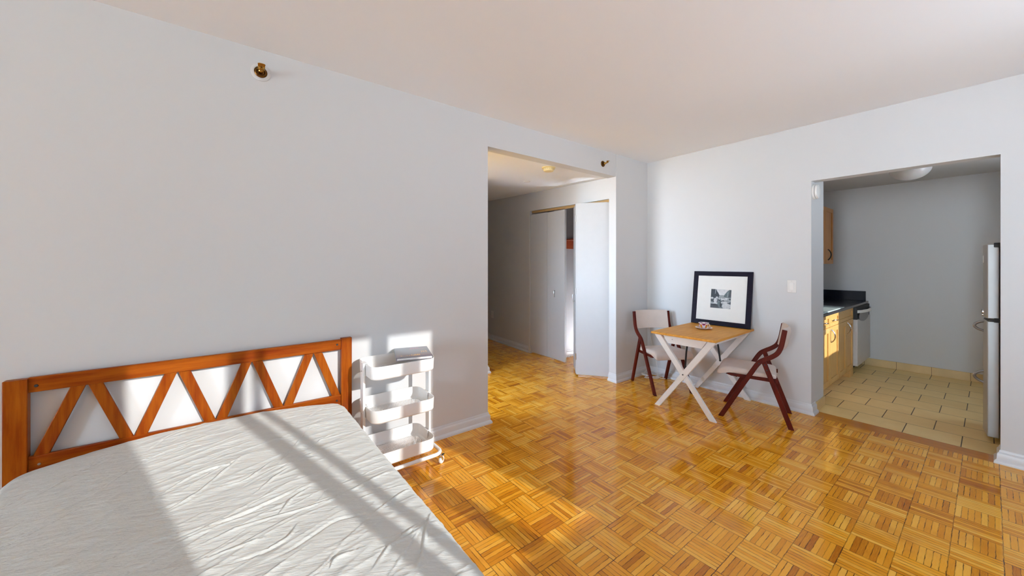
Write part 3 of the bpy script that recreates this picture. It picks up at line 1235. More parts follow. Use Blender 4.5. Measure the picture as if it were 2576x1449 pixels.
# ------------------------------------------------------------------ table
tb = thing('folding_table', 'small table with pine top and white crossed legs pushed against the wall', 'table', (3.822, 1.775, 0.0), radians(1.6))
bm = bmesh.new()
box(bm, -0.462, 0.462, -0.306, 0.306, 0.712, 0.733)
obj('tabletop', bm, M_pine, tb, 0.003)
for xf, sgn in ((-0.408, -1), (0.420, 1)):
    for k in (-1, 1):
        bm = bmesh.new()
        xo = xf + sgn * (0.0 if k > 0 else 0.0)
        y_top, y_ft = k * 0.262, -k * 0.262
        zc, tt = 0.361, 0.030
        x0, x1 = xo - tt / 2, xo + tt / 2
        hw = 0.032
        # upper part and slightly slimmer lower part of one crossed leg
        mid = 0.30
        def py(z):
            return y_top + (y_ft - y_top) * (0.712 - z) / 0.712
        off = 0.0012 * k
        prism(bm, [(py(0.712) - hw, 0.712), (py(0.712) + hw, 0.712), (py(mid) + hw, mid), (py(mid) - hw, mid)], 0, x0 + off, x1 + off)
        prism(bm, [(py(mid) - hw + 0.004, mid), (py(mid) + hw - 0.004, mid), (py(0) + hw - 0.004, 0.0), (py(0) - hw + 0.004, 0.0)], 0, x0 + off + 0.002, x1 + off - 0.002)
        obj('leg', bm, M_leg, tb, 0.0015)
    bm = bmesh.new()
    lathe(bm, [(0.006, -0.0035), (0.006, 0.0035)], (xf + sgn * 0.0175, 0.002, 0.361), 0, 14)
    obj('pivot_bolt', bm, M_dark, tb)
    bm = bmesh.new()
    prism(bm, [(-0.215, 0.712), (0.215, 0.712), (0.160, 0.630), (-0.160, 0.630)], 0, xf - sgn * 0.013 - 0.009, xf - sgn * 0.013 + 0.009)
    ap = obj('apron', bm, M_leg, tb, 0.0015)
    bm = bmesh.new()
    lathe(bm, [(0.006, -0.002), (0.006, 0.002)], (xf - sgn * 0.013 + sgn * 0.0095, 0.115, 0.672), 0, 14)
    obj('screw_cap', bm, M_steel, ap)
for sy in (-1, 1):
    bm = bmesh.new()
    box(bm, -0.385, 0.400, sy * 0.235 - 0.012, sy * 0.235 + 0.012, 0.668, 0.712)
    obj('side_rail', bm, M_leg, tb, 0.001)
for xx, yy, z1, lean in ((-0.27, 0.022, 0.385, 0.02), (0.16, -0.05, 0.420, -0.03)):
    bm = bmesh.new()
    pts = [(xx, yy, 0.7115), (xx, yy + lean, (0.70 + z1) / 2), (xx, yy + 1.6 * lean, z1)]
    tube(bm, pts, 0.0085, 10)
    lathe(bm, [(0.003, -0.011), (0.010, -0.006), (0.010, 0.004), (0.004, 0.009)], pts[-1], 2, 12)
    o = obj('stay_rod', bm, M_black, tb)
    o['label'] = 'black metal stay'

# ------------------------------------------------------------------ folding chairs
RAIL = smooth_path([(0.045, 0.838, 0), (0.058, 0.760, 0), (0.072, 0.690, 0), (0.096, 0.634, 0), (0.136, 0.597, 0), (0.184, 0.568, 0), (0.222, 0.541, 0), (0.250, 0.502, 0)], 5) + [Vector((0.330, 0.357, 0)), Vector((0.522, 0.0, 0))]
CW = 0.455      # between the outer faces of the two side frames
RW = 0.026


def ribbon(bm, pts, half, lat0, lat1, flat_end=True):
    """flat bent strip in the side plane (s, z), extruded sideways"""
    L, R = [], []
    m = len(pts)
    for i, p in enumerate(pts):
        t = (pts[min(i + 1, m - 1)] - pts[max(i - 1, 0)]).normalized()
        n = Vector((-t.y, t.x, 0))
        L.append(p + n * half)
        R.append(p - n * half)
    if flat_end:
        for A in (L, R):           # cut the foot level with the floor
            d = (A[-1] - A[-2])
            A[-1] = A[-2] + d * (A[-2].y / max(1e-6, -d.y))
    quads = list(zip(L, R))
    r0 = [(bm.verts.new((a.x, lat0, a.y)), bm.verts.new((b.x, lat0, b.y)), bm.verts.new((b.x, lat1, b.y)), bm.verts.new((a.x, lat1, a.y))) for a, b in quads]
    for A, B in zip(r0, r0[1:]):
        for i in range(4):
            k = (i + 1) % 4
            bm.faces.new([A[i], A[k], B[k], B[i]])
    bm.faces.new(r0[0][::-1])
    bm.faces.new(r0[-1])


def make_chair(label):
    ch = thing('folding_chair', label, 'chair', (0, 0, 0), 0, 'dark wood folding chairs at the small table')
    for sy in (-1, 1):
        lo, hi = sorted((sy * CW / 2, sy * (CW / 2 - RW)))
        bm = bmesh.new()
        ribbon(bm, RAIL, 0.0185, lo, hi)
        sf = obj('side_frame', bm, M_walnut, ch, 0.004)
        for s, z in ((0.228, 0.528),):
            bm = bmesh.new()
            lathe(bm, [(0.006, -0.002), (0.006, 0.002)], (s, sy * CW / 2, z), 1, 12)
            obj('bolt', bm, M_dark, sf)
        lo, hi = sorted((sy * (CW / 2 - 0.001), sy * (CW / 2 - RW + 0.001)))
        bm = bmesh.new()
        ribbon(bm, [Vector((0.194, 0.548, 0)), Vector((0.10, 0.284, 0)), Vector((0.001, 0.0, 0))], 0.0185, lo, hi)
        rl = obj('rear_leg', bm, M_walnut, ch, 0.004)
        for s, z in ((0.187, 0.522), (0.172, 0.478)):
            bm = bmesh.new()
            lathe(bm, [(0.006, -0.002), (0.006, 0.002)], (s, sy * CW / 2, z), 1, 12)
            obj('bolt', bm, M_dark, rl)
        lo, hi = sorted((sy * (CW / 2 - RW - 0.0005), sy * (CW / 2 - RW - 0.019)))
        bm = bmesh.new()
        prism(bm, [(0.090, 0.372), (0.440, 0.380), (0.485, 0.394), (0.460, 0.404), (0.090, 0.406)], 1, lo, hi)
        obj('seat_rail', bm, M_walnut, ch, 0.002)
    # seat pad: rounded slab with a waterfall front
    prof = [(0.100, 0.388), (0.100, 0.420), (0.112, 0.440), (0.150, 0.447), (0.26, 0.450), (0.38, 0.458), (0.455, 0.464), (0.505, 0.458), (0.538, 0.440), (0.556, 0.412), (0.556, 0.386), (0.545, 0.376), (0.528, 0.382), (0.505, 0.396), (0.46, 0.402), (0.30, 0.396)]
    cx, cz = 0.32, 0.424
    bm = bmesh.new()
    rings = []
    HW = CW / 2 - RW - 0.003
    for k in range(-8, 9):
        f = k / 8
        yy = HW * (1 - (1 - abs(f)) ** 1.6) * (1 if f > 0 else -1)
        e = max(0.0, (abs(yy) - (HW - 0.030)) / 0.030)
        sh = 0.020 * (1 - sqrt(max(0, 1 - e * e)))
        ring = []
        for s, z in prof:
            wd = 1.0
            if s > 0.46:
                wd = 1 + 0.10 * min(1, (s - 0.46) / 0.08)     # the nose is wider than the frame
            ds, dz = s - cx, z - cz
            z2 = cz + dz * (1 - sh / 0.034 * 0.75)
            s2 = cx + ds * (1 - sh / 0.23 * 0.6)
            ring.append((s2, yy * wd, z2))
        rings.append(ring)
    ring_loft(bm, rings)
    st = obj('seat', bm, M_seat, ch, angle=70)
    md = st.modifiers.new('sub', 'SUBSURF'); md.levels = 1; md.render_levels = 2
    bm = bmesh.new()
    tube(bm, [(0.13, -HW, 0.383), (0.13, HW, 0.383)], 0.006, 8)
    tube(bm, [(0.40, -HW, 0.380), (0.40, HW, 0.380)], 0.006, 8)
    obj('cross_bar', bm, M_dark, ch)
    # back pad, bowed backwards, cut between the side frames
    bm = bmesh.new()
    rings = []
    BWd = CW / 2 - RW - 0.001
    zs = [0.640, 0.646, 0.665, 0.70, 0.75, 0.80, 0.832, 0.846, 0.850]
    for k in range(-10, 11):
        f = k / 10
        yy = BWd * f
        bow = 0.040 * (1 - f * f)
        ring = []
        for z in zs:                       # front face going up
            s = 0.094 - (z - 0.64) * 0.185 - bow
            ring.append((s, yy, z))
        for z in reversed(zs):             # rear face going down
            e = (z - 0.745) / 0.105
            th = 0.030 * (1 - 0.9 * abs(e) ** 6)
            s = 0.094 - (z - 0.64) * 0.185 - bow - th
            ring.append((s, yy, z))
        rings.append(ring)
    ring_loft(bm, rings)
    obj('backrest', bm, M_seat, ch, 0.002, angle=50)
    return ch


def place_chair(ch, rear, fwd):
    ch.location = rear
    ch.rotation_euler = (0, 0, atan2(fwd[1], fwd[0]))


def copy_tree(o, parent=None):
    c = o.copy()
    COL.objects.link(c)
    c.parent = parent
    for k in list(o.children):
        copy_tree(k, c)
    return c


chair = make_chair('dark red folding chair seen side on, in front of the wall below the light switch')
lat = Vector((0.956, 0.294, 0))
place_chair(chair, Vector((3.763, 1.020, 0)) + lat * (CW / 2), (-0.294, 0.956))
chair2 = copy_tree(chair)
chair2['label'] = 'dark red folding chair facing the camera in the corner behind the table'
lat = Vector((0.868, -0.496, 0))
place_chair(chair2, Vector((3.861, 2.640, 0)) + lat * (CW / 2), (-0.496, -0.868))

# ------------------------------------------------------------------ framed print leaning on the wall
fr = thing('picture_frame', 'black framed street photograph with wide white mat leaning on the wall', 'picture', (4.205, 1.790, 0.7368), 0)
tilt = math.asin(0.086 / 0.60)
fr.rotation_euler = (0, tilt, radians(0.5))
FW, FH, FB, FD = 0.600, 0.588, 0.046, 0.022
# local: x into the wall, y along the wall, z up the frame
bm = bmesh.new()
outer = [(-FW / 2, 0), (FW / 2, 0), (FW / 2, FH), (-FW / 2, FH)]
inner = [(-FW / 2 + FB, FB), (FW / 2 - FB, FB), (FW / 2 - FB, FH - FB), (-FW / 2 + FB, FH - FB)]
lip = [(-FW / 2 + FB + 0.004, FB + 0.004), (FW / 2 - FB - 0.004, FB + 0.004), (FW / 2 - FB - 0.004, FH - FB - 0.004), (-FW / 2 + FB + 0.004, FH - FB - 0.004)]
ring_loft(bm, [[(FD, y, z) for y, z in outer], [(0.002, y, z) for y, z in outer], [(0, y * 0.995, 0.002 + z * 0.994) for y, z in outer], [(0.0, y, z) for y, z in inner], [(0.009, y, z) for y, z in lip]], True, False)
obj('frame', bm, M_frame, fr)
bm = bmesh.new()
v = [bm.verts.new((0.0085, y, z)) for y, z in inner]
bm.faces.new(v)
bw = [bm.verts.new((0.0125, y, z)) for y, z in inner]
bm.faces.new(bw[::-1])
for i in range(4):
    k = (i + 1) % 4
    bm.faces.new([v[i], v[k], bw[k], bw[i]])
obj('mat_board', bm, M_mat, fr)
# the print: a grey street of parked cars between two rows of trees, drawn as flat shapes
G = [plain('print grey %d' % i, c, 0.5, var=0.12, scale=60) for i, c in enumerate(((0.62, 0.63, 0.63), (0.020, 0.026, 0.034), (0.10, 0.13, 0.14), (0.27, 0.30, 0.31), (0.52, 0.54, 0.55), (0.045, 0.055, 0.062)))]
bm = bmesh.new()
PY0, PY1, PZ0, PZ1 = -0.1035, 0.1025, 0.187, 0.393


def pr(poly, m, lift):
    """u: 0..1 left to right as seen, v: 0..1 upwards"""
    vs = [bm.verts.new((0.0084 - lift * 0.00012, PY1 + (PY0 - PY1) * u, PZ0 + (PZ1 - PZ0) * w)) for u, w in poly]
    f = bm.faces.new(vs)
    f.material_index = m


def oval(cx, cy, rx, ry, n=14, a0=0, a1=360):
    return [(min(1, max(0, cx + rx * cos(radians(a0 + (a1 - a0) * k / n)))), min(1, max(0, cy + ry * sin(radians(a0 + (a1 - a0) * k / n))))) for k in range(n + (0 if a1 - a0 == 360 else 1))]


pr([(0, 0), (1, 0), (1, 1), (0, 1)], 0, 0)
pr([(0, 0), (1, 0), (1, 0.56), (0, 0.56)], 3, 1)
pr([(0.30, 0), (0.62, 0), (0.53, 0.52), (0.42, 0.52)], 2, 2)
pr([(0, 0), (0.45, 0), (0.36, 0.2), (0, 0.22)], 5, 2.5)
pr([(0.42, 0.55), (0.66, 0.55), (0.66, 0.70), (0.42, 0.70)], 3, 2.2)
pr([(0, 0.50), (0.40, 0.55), (0.43, 0.68), (0.37, 0.80), (0.30, 0.90), (0.26, 1), (0, 1)], 1, 3)
pr([(0.20, 0.74), (0.23, 0.76), (0.25, 1.0), (0.21, 1.0)], 3, 3.4)
pr([(1, 0.56), (0.64, 0.58), (0.66, 0.70), (0.73, 0.80), (0.82, 0.92), (0.90, 0.99), (1, 0.99)], 2, 3)
pr([(0.80, 0.60), (0.83, 0.60), (0.86, 0.88), (0.82, 0.84)], 3, 3.4)
pr([(0.88, 0.60), (1, 0.60), (1, 0.96), (0.92, 0.97)], 5, 3.3)
for cx, cy, rx, ry, m in ((0.09, 0.42, 0.10, 0.10, 5), (0.24, 0.36, 0.12, 0.17, 1), (0.24, 0.40, 0.085, 0.13, 4), (0.24, 0.27, 0.10, 0.05, 4), (0.07, 0.52, 0.07, 0.05, 4), (0.31, 0.56, 0.06, 0.05, 4), (0.42, 0.44, 0.05, 0.05, 1), (0.44, 0.49, 0.04, 0.03, 4), (0.54, 0.50, 0.045, 0.04, 4), (0.63, 0.44, 0.10, 0.09, 4), (0.63, 0.40, 0.08, 0.03, 5), (0.78, 0.50, 0.07, 0.05, 4), (0.80, 0.55, 0.10, 0.02, 4), (0.90, 0.44, 0.10, 0.09, 3), (0.95, 0.50, 0.05, 0.04, 1), (0.72, 0.31, 0.14, 0.06, 4), (0.88, 0.26, 0.07, 0.05, 1), (0.52, 0.22, 0.05, 0.16, 1), (0.55, 0.30, 0.03, 0.04, 4), (0.80, 0.13, 0.22, 0.15, 4), (0.98, 0.30, 0.06, 0.06, 5)):
    pr(oval(cx, cy, rx, ry), m, 4 + 0.05 * len(bm.faces))
pr([(0.02, 0.235), (0.34, 0.215), (0.34, 0.235), (0.02, 0.26)], 4, 5.6)
pr(oval(0.20, 0.17, 0.16, 0.05), 1, 3.9)
obj('print', bm, G, fr)

# ------------------------------------------------------------------ cup and saucer
CUP = (3.888, 1.800, 0.733)


def patterned():
    n = NT('white china with orange fruit and purple arcs')
    co = n.coords()
    x, y, z = n.xyz(co)
    ang = n.math('DIVIDE', n.math('ARCTAN2', y, x), 2 * pi)
    u = n.math('MULTIPLY', n.math('ADD', ang, 0.085), 5.0)
    fu = n.math('SUBTRACT', n.math('FRACT', u), 0.5)
    v = n.math('DIVIDE', n.math('SUBTRACT', z, 0.022), 0.030)
    d = n.math('SQRT', n.math('ADD', n.math('POWER', n.math('MULTIPLY', fu, 3.6), 2.0), n.math('POWER', v, 2.0)))
    col = n.mix(n.math('LESS_THAN', d, 0.78), (0.80, 0.78, 0.77), (0.35, 0.10, 0.01))
    col = n.mix(n.math('LESS_THAN', d, 0.62), col, (0.72, 0.24, 0.012))
    gu = n.math('SUBTRACT', n.math('FRACT', n.math('ADD', u, 0.5)), 0.5)
    v2 = n.math('DIVIDE', n.math('SUBTRACT', z, 0.050), 0.016)
    d2 = n.math('SQRT', n.math('ADD', n.math('POWER', n.math('MULTIPLY', gu, 3.4), 2.0), n.math('POWER', v2, 2.0)))
    col = n.mix(n.math('LESS_THAN', d2, 1.25), col, (0.72, 0.36, 0.44))
    col = n.mix(n.math('LESS_THAN', d2, 0.85), col, (0.20, 0.025, 0.09))
    col = n.mix(n.math('GREATER_THAN', z, 0.0525), col, (0.80, 0.79, 0.79))
    n.bsdf(col, 0.15, 0.0, 0.5)
    return n.m


def saucer_mat():
    n = NT('china saucer with red motifs')
    co = n.coords()
    x, y, z = n.xyz(co)
    r = n.math('SQRT', n.math('ADD', n.math('MULTIPLY', x, x), n.math('MULTIPLY', y, y)))
    ang = n.math('DIVIDE', n.math('ARCTAN2', y, x), 2 * pi)
    fu = n.math('SUBTRACT', n.math('FRACT', n.math('MULTIPLY', n.math('ADD', ang, 0.03), 6.0)), 0.5)
    v = n.math('DIVIDE', n.math('SUBTRACT', r, 0.056), 0.016)
    d = n.math('SQRT', n.math('ADD', n.math('POWER', n.math('MULTIPLY', fu, 3.0), 2.0), n.math('POWER', v, 2.0)))
    col = n.mix(n.math('LESS_THAN', d, 0.95), (0.80, 0.75, 0.73), (0.42, 0.045, 0.02))
    n.bsdf(col, 0.15, 0.0, 0.5)
    return n.m


M_cup = patterned()
bm = bmesh.new()
lathe(bm, [(0.028, 0.0), (0.030, 0.002), (0.034, 0.004), (0.060, 0.009), (0.079, 0.016), (0.080, 0.018), (0.078, 0.0185), (0.058, 0.012), (0.034, 0.0075), (0.030, 0.0070)], (0, 0, 0), 2, 48)
sc_o = tag(obj('saucer', bm, saucer_mat(), None, angle=60), 'patterned china saucer on the pine table top under the cup', 'saucer')
sc_o.location = CUP
cup = thing('teacup', 'white teacup with orange and purple pattern standing on its saucer', 'cup', (CUP[0], CUP[1], CUP[2] + 0.0078), radians(20))
bm = bmesh.new()
lathe(bm, [(0.022, 0.0), (0.024, 0.002), (0.030, 0.006), (0.039, 0.020), (0.044, 0.036), (0.049, 0.056), (0.050, 0.0575), (0.0475, 0.0565), (0.042, 0.036), (0.036, 0.020), (0.026, 0.008), (0.010, 0.006)], (0, 0, 0), 2, 48)
obj('body', bm, M_cup, cup, angle=60)
bm = bmesh.new()
ha = radians(-128)


def hp(r, z):
    return (r * cos(ha), r * sin(ha), z)


tube(bm, smooth_path([hp(0.045, 0.046), hp(0.062, 0.050), hp(0.073, 0.042), hp(0.070, 0.028), hp(0.054, 0.020), hp(0.039, 0.018)], 5), 0.0035, 10)
obj('handle', bm, plain('cream china', (0.72, 0.60, 0.42), 0.2), cup)

# ------------------------------------------------------------------ cable in the corner
bm = bmesh.new()
pts = []
rb = random.Random(11)
cx, cy = 4.170, 2.560
pts += [Vector((4.296, 2.668, 0.64)), Vector((4.295, 2.660, 0.5)), Vector((4.270, 2.600, 0.34)), Vector((4.250, 2.55, 0.2)), Vector((4.24, 2.52, 0.06)), Vector((4.245, 2.51, 0.012))]
for k in range(64):
    a = -0.8 + k * 2 * pi / 14
    r = 0.085 + 0.022 * sin(k * 1.7) + 0.0005 * k
    pts.append(Vector((cx + r * 1.15 * cos(a) * 0.9, cy + r * sin(a) * 0.85, 0.006 + 0.0009 * k * 0.7 + 0.012 * max(0, sin(k * 0.45)))))
pts += [Vector((4.18, 2.47, 0.016)), Vector((4.22, 2.42, 0.010)), Vector((4.262, 2.380, 0.006))]
tube(bm, smooth_path(pts, 3), 0.0036, 8)
o = obj('cable', bm, M_cable, None, angle=80)
tag(o, 'thin white cable coiled on the floor in the corner under the chair', 'cable')
bm = bmesh.new()
box(bm, 4.150, 4.185, 2.545, 2.575, 0.003, 0.022)
obj('plug', bm, M_dark, o, 0.003)

# ------------------------------------------------------------------ wall and ceiling fittings
# light switch
t = thing('light_switch', 'white rocker light switch on the wall left of the kitchen opening', 'light switch', (XR, 1.166, 1.186))
bm = bmesh.new()
box(bm, XR - 0.006, XR, 1.129, 1.203, 1.126, 1.246)
obj('plate', bm, M_plate, t, 0.003, world=True)
bm = bmesh.new()
vs = box(bm, XR - 0.010, XR - 0.005, 1.149, 1.183, 1.153, 1.219)
for v in vs:
    if v.co.x < XR - 0.008 and v.co.z > 1.19:
        v.co.x -= 0.003
obj('rocker', bm, M_plastic, t, 0.001, world=True)
for z in (1.138, 1.234):
    bm = bmesh.new()
    lathe(bm, [(0.003, -0.0015), (0.003, 0.001)], (XR - 0.006, 1.166, z), 0, 10)
    obj('screw', bm, M_steel, t, world=True)

# outlet in the hall
hy = 5.635
t = thing('wall_outlet', 'white outlet plate low on the hall wall', 'outlet', (hall_x(hy) - 0.001, hy, 0.47), math.atan(-HK))
bm = bmesh.new()
box(bm, -0.007, 0.0, -0.040, 0.040, -0.065, 0.065)
obj('plate', bm, M_plastic, t, 0.003)
for z in (-0.026, 0.026):
    bm = bmesh.new()
    box(bm, -0.009, -0.006, -0.018, 0.018, z - 0.016, z + 0.016)
    obj('socket', bm, M_plate, t, 0.002)


def sprinkler(x, z, label, ring, big):
    t = thing('fire_sprinkler', label, 'sprinkler', (x, YL, z), 0, 'sidewall sprinkler heads')
    if ring:
        bm = bmesh.new()
        lathe(bm, [(0.052, 0.0), (0.052, -0.003), (0.046, -0.006), (0.034, -0.006), (0.034, 0.0)], (0, 0, 0), 1, 36, False, False)
        obj('escutcheon', bm, M_ring, t)
    bm = bmesh.new()
    lathe(bm, [(0.034, 0.0), (0.034, -0.004), (0.028, -0.010), (0.022, -0.010), (0.018, -0.004), (0.012, -0.004), (0.012, -0.022), (0.009, -0.030)], (0, 0, 0), 1, 30, False, True)
    obj('cup', bm, M_brassdark, t)
    bm = bmesh.new()
    lathe(bm, [(0.010, -0.022), (0.013, -0.026), (0.013, -0.034), (0.008, -0.038), (0.006, -0.050)], (0, 0, 0), 1, 16)
    for s in (-1, 1):
        tube(bm, smooth_path([(s * 0.011, -0.030, 0), (s * 0.016, -0.042, 0.001), (s * 0.010, -0.056, 0.002), (0, -0.064, 0.003)], 4), 0.0028, 8)
    lathe(bm, [(0.004, -0.050), (0.0045, -0.066)], (0, 0, 0.003), 1, 12)
    obj('frame_arms', bm, M_brass, t)
    bm = bmesh.new()
    prism(bm, [(-0.018, -0.064), (0.018, -0.064), (0.020, -0.080), (0.012, -0.090), (-0.012, -0.090), (-0.020, -0.080)], 2, 0.016, 0.018)
    prism(bm, [(-0.018, 0.000), (0.018, 0.000), (0.018, 0.018), (-0.018, 0.018)], 1, -0.066, -0.064)
    obj('deflector', bm, M_brass, t, 0.0008)
    return t


sprinkler(0.172, 2.562, 'brass sprinkler head in a white ring, on the wall above the bed', True, True)
sprinkler(3.415, 2.545, 'small brass sprinkler head over the hall opening', False, False)

# hall ceiling: smoke detector and a flat cover plate
t = thing('smoke_detector', 'yellowed round smoke detector on the hall ceiling', 'smoke detector', (2.775, 2.930, hall_z(2.930) - 0.0005))
bm = bmesh.new()
lathe(bm, [(0.001, 0.002), (0.072, 0.002), (0.072, -0.008), (0.066, -0.012), (0.001, -0.012)], (0, 0, 0), 2, 40)
obj('base', bm, M_cream, t)
bm = bmesh.new()
lathe(bm, [(0.052, -0.012), (0.060, -0.016), (0.058, -0.032), (0.050, -0.042), (0.001, -0.044)], (0, 0, 0), 2, 40)
obj('cap', bm, M_cream, t)
bm = bmesh.new()
for k in range(20):
    a = 2 * pi * k / 20
    p = Vector((0.0585 * cos(a), 0.0585 * sin(a), -0.024))
    bar(bm, p + Vector((0, 0, -0.005)), p + Vector((0, 0, 0.005)), 0.003, 0.004, Vector((-sin(a), cos(a), 0)))
obj('vent_slots', bm, plain('brown slots', (0.25, 0.17, 0.06), 0.6), t)
bm = bmesh.new()
lathe(bm, [(0.001, 0.002), (0.045, 0.002), (0.043, -0.006), (0.030, -0.009), (0.001, -0.009)], (0, 0, 0), 2, 32)
o = tag(obj('sprinkler_cover', bm, M_plastic, None), 'flat white round cover plate on the hall ceiling', 'cover plate')
o.location = (3.140, 3.730, hall_z(3.73) - 0.0005)

# alarm on the kitchen jamb
t = thing('alarm_detector', 'white round alarm on the inner side of the kitchen opening', 'detector', (4.388, 1.0165, 2.080))
bm = bmesh.new()
lathe(bm, [(0.001, 0.0), (0.070, 0.0), (0.070, -0.012), (0.066, -0.016), (0.001, -0.016)], (0, 0, 0), 1, 40)
obj('base', bm, M_plastic, t)
bm = bmesh.new()
lathe(bm, [(0.061, -0.015), (0.061, -0.020), (0.001, -0.020)], (0, 0, 0), 1, 40)
obj('vent_gap', bm, M_dark, t)
bm = bmesh.new()
lathe(bm, [(0.001, -0.0195), (0.066, -0.0195), (0.067, -0.026), (0.062, -0.036), (0.040, -0.041), (0.001, -0.041)], (0, 0, 0), 1, 40)
obj('cap', bm, M_plastic, t)

# ------------------------------------------------------------------ kitchen
YK = 1.052          # cabinet fronts


def shaker(x0, x1, z0, z1, y, rail=0.055, t=0.019):
    b = bmesh.new()
    box(b, x0, x0 + rail, y, y + t, z0, z1)
    box(b, x1 - rail, x1, y, y + t, z0, z1)
    box(b, x0 + rail, x1 - rail, y, y + t, z0, z0 + rail)
    box(b, x0 + rail, x1 - rail, y, y + t, z1 - rail, z1)
    box(b, x0 + rail, x1 - rail, y + 0.010, y + t, z0 + rail, z1 - rail)
    return b


def bow_handle(p, q, out, r=0.0055):
    p, q, out = Vector(p), Vector(q), Vector(out)
    b = bmesh.new()
    pts = []
    for k in range(13):
        f = k / 12
        pts.append(p.lerp(q, f) + out * (sin(pi * f) ** 0.7))
    tube(b, pts, r, 10)
    return b


def base_unit(label, x0, x1, drawers, doors, hx):
    t = thing('base_cabinet', label, 'cabinet', ((x0 + x1) / 2, 1.35, 0), 0, 'maple base cabinets in the kitchen')
    b = bmesh.new()
    box(b, x0, x1, YK + 0.020, 1.655, 0.095, 0.858)
    obj('carcass', b, M_maple, t, world=True)
    b = bmesh.new()
    box(b, x0, x1, YK + 0.075, 1.60, 0.0, 0.095)
    obj('toe_kick', b, M_maple, t, world=True)
    for a, c in drawers:
        d = obj('drawer', shaker(a, c, 0.722, 0.853, YK, 0.036), M_maple, t, 0.0015, world=True)
        if hx is not None:
            m = (a + c) / 2
            h = obj('drawer_pull', bow_handle((m - 0.06, YK, 0.785), (m + 0.06, YK, 0.785), (0, -0.028, 0)), M_chrome, d)
            for v in h.data.vertices:
                v.co -= t.location
    for a, c, hxx in doors:
        d = obj('door', shaker(a, c, 0.100, 0.716, YK), M_maple, t, 0.0015, world=True)
        if hxx:
            h = obj('door_handle', bow_handle((hxx, YK, 0.555), (hxx, YK, 0.690), (0, -0.034, 0), 0.0085), M_chrome, d)
            for v in h.data.vertices:
                v.co -= t.location
    return t


base_unit('maple base cabinet nearest the opening, with two drawers over two doors', 4.735, 5.538, ((4.740, 5.135), (5.141, 5.534)), ((4.740, 5.135, None), (5.141, 5.534, 5.178)), 1)
bc = base_unit('maple base cabinet next to the dishwasher, with one wide drawer', 5.541, 6.248, ((5.546, 6.244),), ((5.546, 5.890, None), (5.896, 6.244, 5.930)), None)
b = bmesh.new()
box(b, 6.10, 6.248, YK + 0.002, YK + 0.075, 0.0, 0.095)
obj('foot_panel', b, M_maple, bc, world=True)

t = thing('countertop', 'black granite countertop with upstand on the maple base cabinets', 'countertop', (5.9, 1.35, 0.860))
b = bmesh.new()
box(b, 4.724, 7.056, YK - 0.022, 1.657, 0.860, 0.890)
obj('slab', b, M_granite, t, 0.004, world=True)
b = bmesh.new()
box(b, 7.036, 7.056, 1.056, 1.657, 0.8905, 1.022)
box(b, 4.724, 7.036, 1.637, 1.657, 0.8905, 1.022)
obj('upstand', b, M_granite, t, 0.002, world=True)

# dishwasher
t = thing('dishwasher', 'white dishwasher at the far end of the kitchen counter', 'dishwasher', (6.65, 1.35, 0))
b = bmesh.new()
box(b, 6.256, 7.050, 1.080, 1.65, 0.09, 0.857)
obj('body', b, M_fridge, t, world=True)
b = bmesh.new()
vs = box(b, 6.256, 7.050, 1.012, 1.078, 0.118, 0.700)
obj('door', b, plain('pale appliance steel', (0.62, 0.61, 0.60), 0.35, 0.1, var=0.03), t, 0.004, world=True)
b = bmesh.new()
box(b, 6.256, 7.050, 1.020, 1.078, 0.704, 0.855)
cp = obj('control_panel', b, M_dark, t, 0.004, world=True)
b = bmesh.new()
pts = []
for k in range(15):
    f = k / 14
    pts.append((6.29 + 0.74 * f, 1.022 - 0.055 * sin(pi * f) ** 0.6, 0.800))
rings = []
for p in pts:
    rings.append([(p[0], p[1] - 0.006, p[2] - 0.018), (p[0], p[1] + 0.006, p[2] - 0.018), (p[0], p[1] + 0.006, p[2] + 0.018), (p[0], p[1] - 0.006, p[2] + 0.018)])
ring_loft(b, rings)
obj('handle', b, M_white, t, 0.002, world=True)
b = bmesh.new()
prism(b, [(6.62 + 0.30 * cos(a), 0.735 + 0.075 * sin(a)) for a in [2 * pi * k / 24 for k in range(24)]], 1, 1.007, 1.012)
obj('recess_plate', b, plain('grey recess', (0.22, 0.22, 0.24), 0.3, 0.3), t, world=True)
b = bmesh.new()
box(b, 6.26, 7.05, 1.13, 1.60, 0.0, 0.09)
obj('kick_plate', b, M_dark, t, world=True)

# wall cabinet
t = thing('wall_cabinet', 'maple wall cabinet with curved handle hanging above the counter', 'cabinet', (6.38, 1.50, 1.40))
b = bmesh.new()
box(b, 5.90, 6.785, 1.372, 1.658, 1.402, 2.172)
obj('carcass', b, M_mapledark, t, world=True)
d = obj('door', shaker(6.362, 6.782, 1.404, 2.170, 1.352), M_mapledark, t, 0.0015, world=True)
h = obj('door_handle', bow_handle((6.50, 1.352, 1.455), (6.50, 1.352, 1.60), (0, -0.034, 0), 0.007), M_black, d)
for v in h.data.vertices:
    v.co -= t.location
obj('door', shaker(5.903, 6.356, 1.404, 2.170, 1.352), M_mapledark, t, 0.0015, world=True)

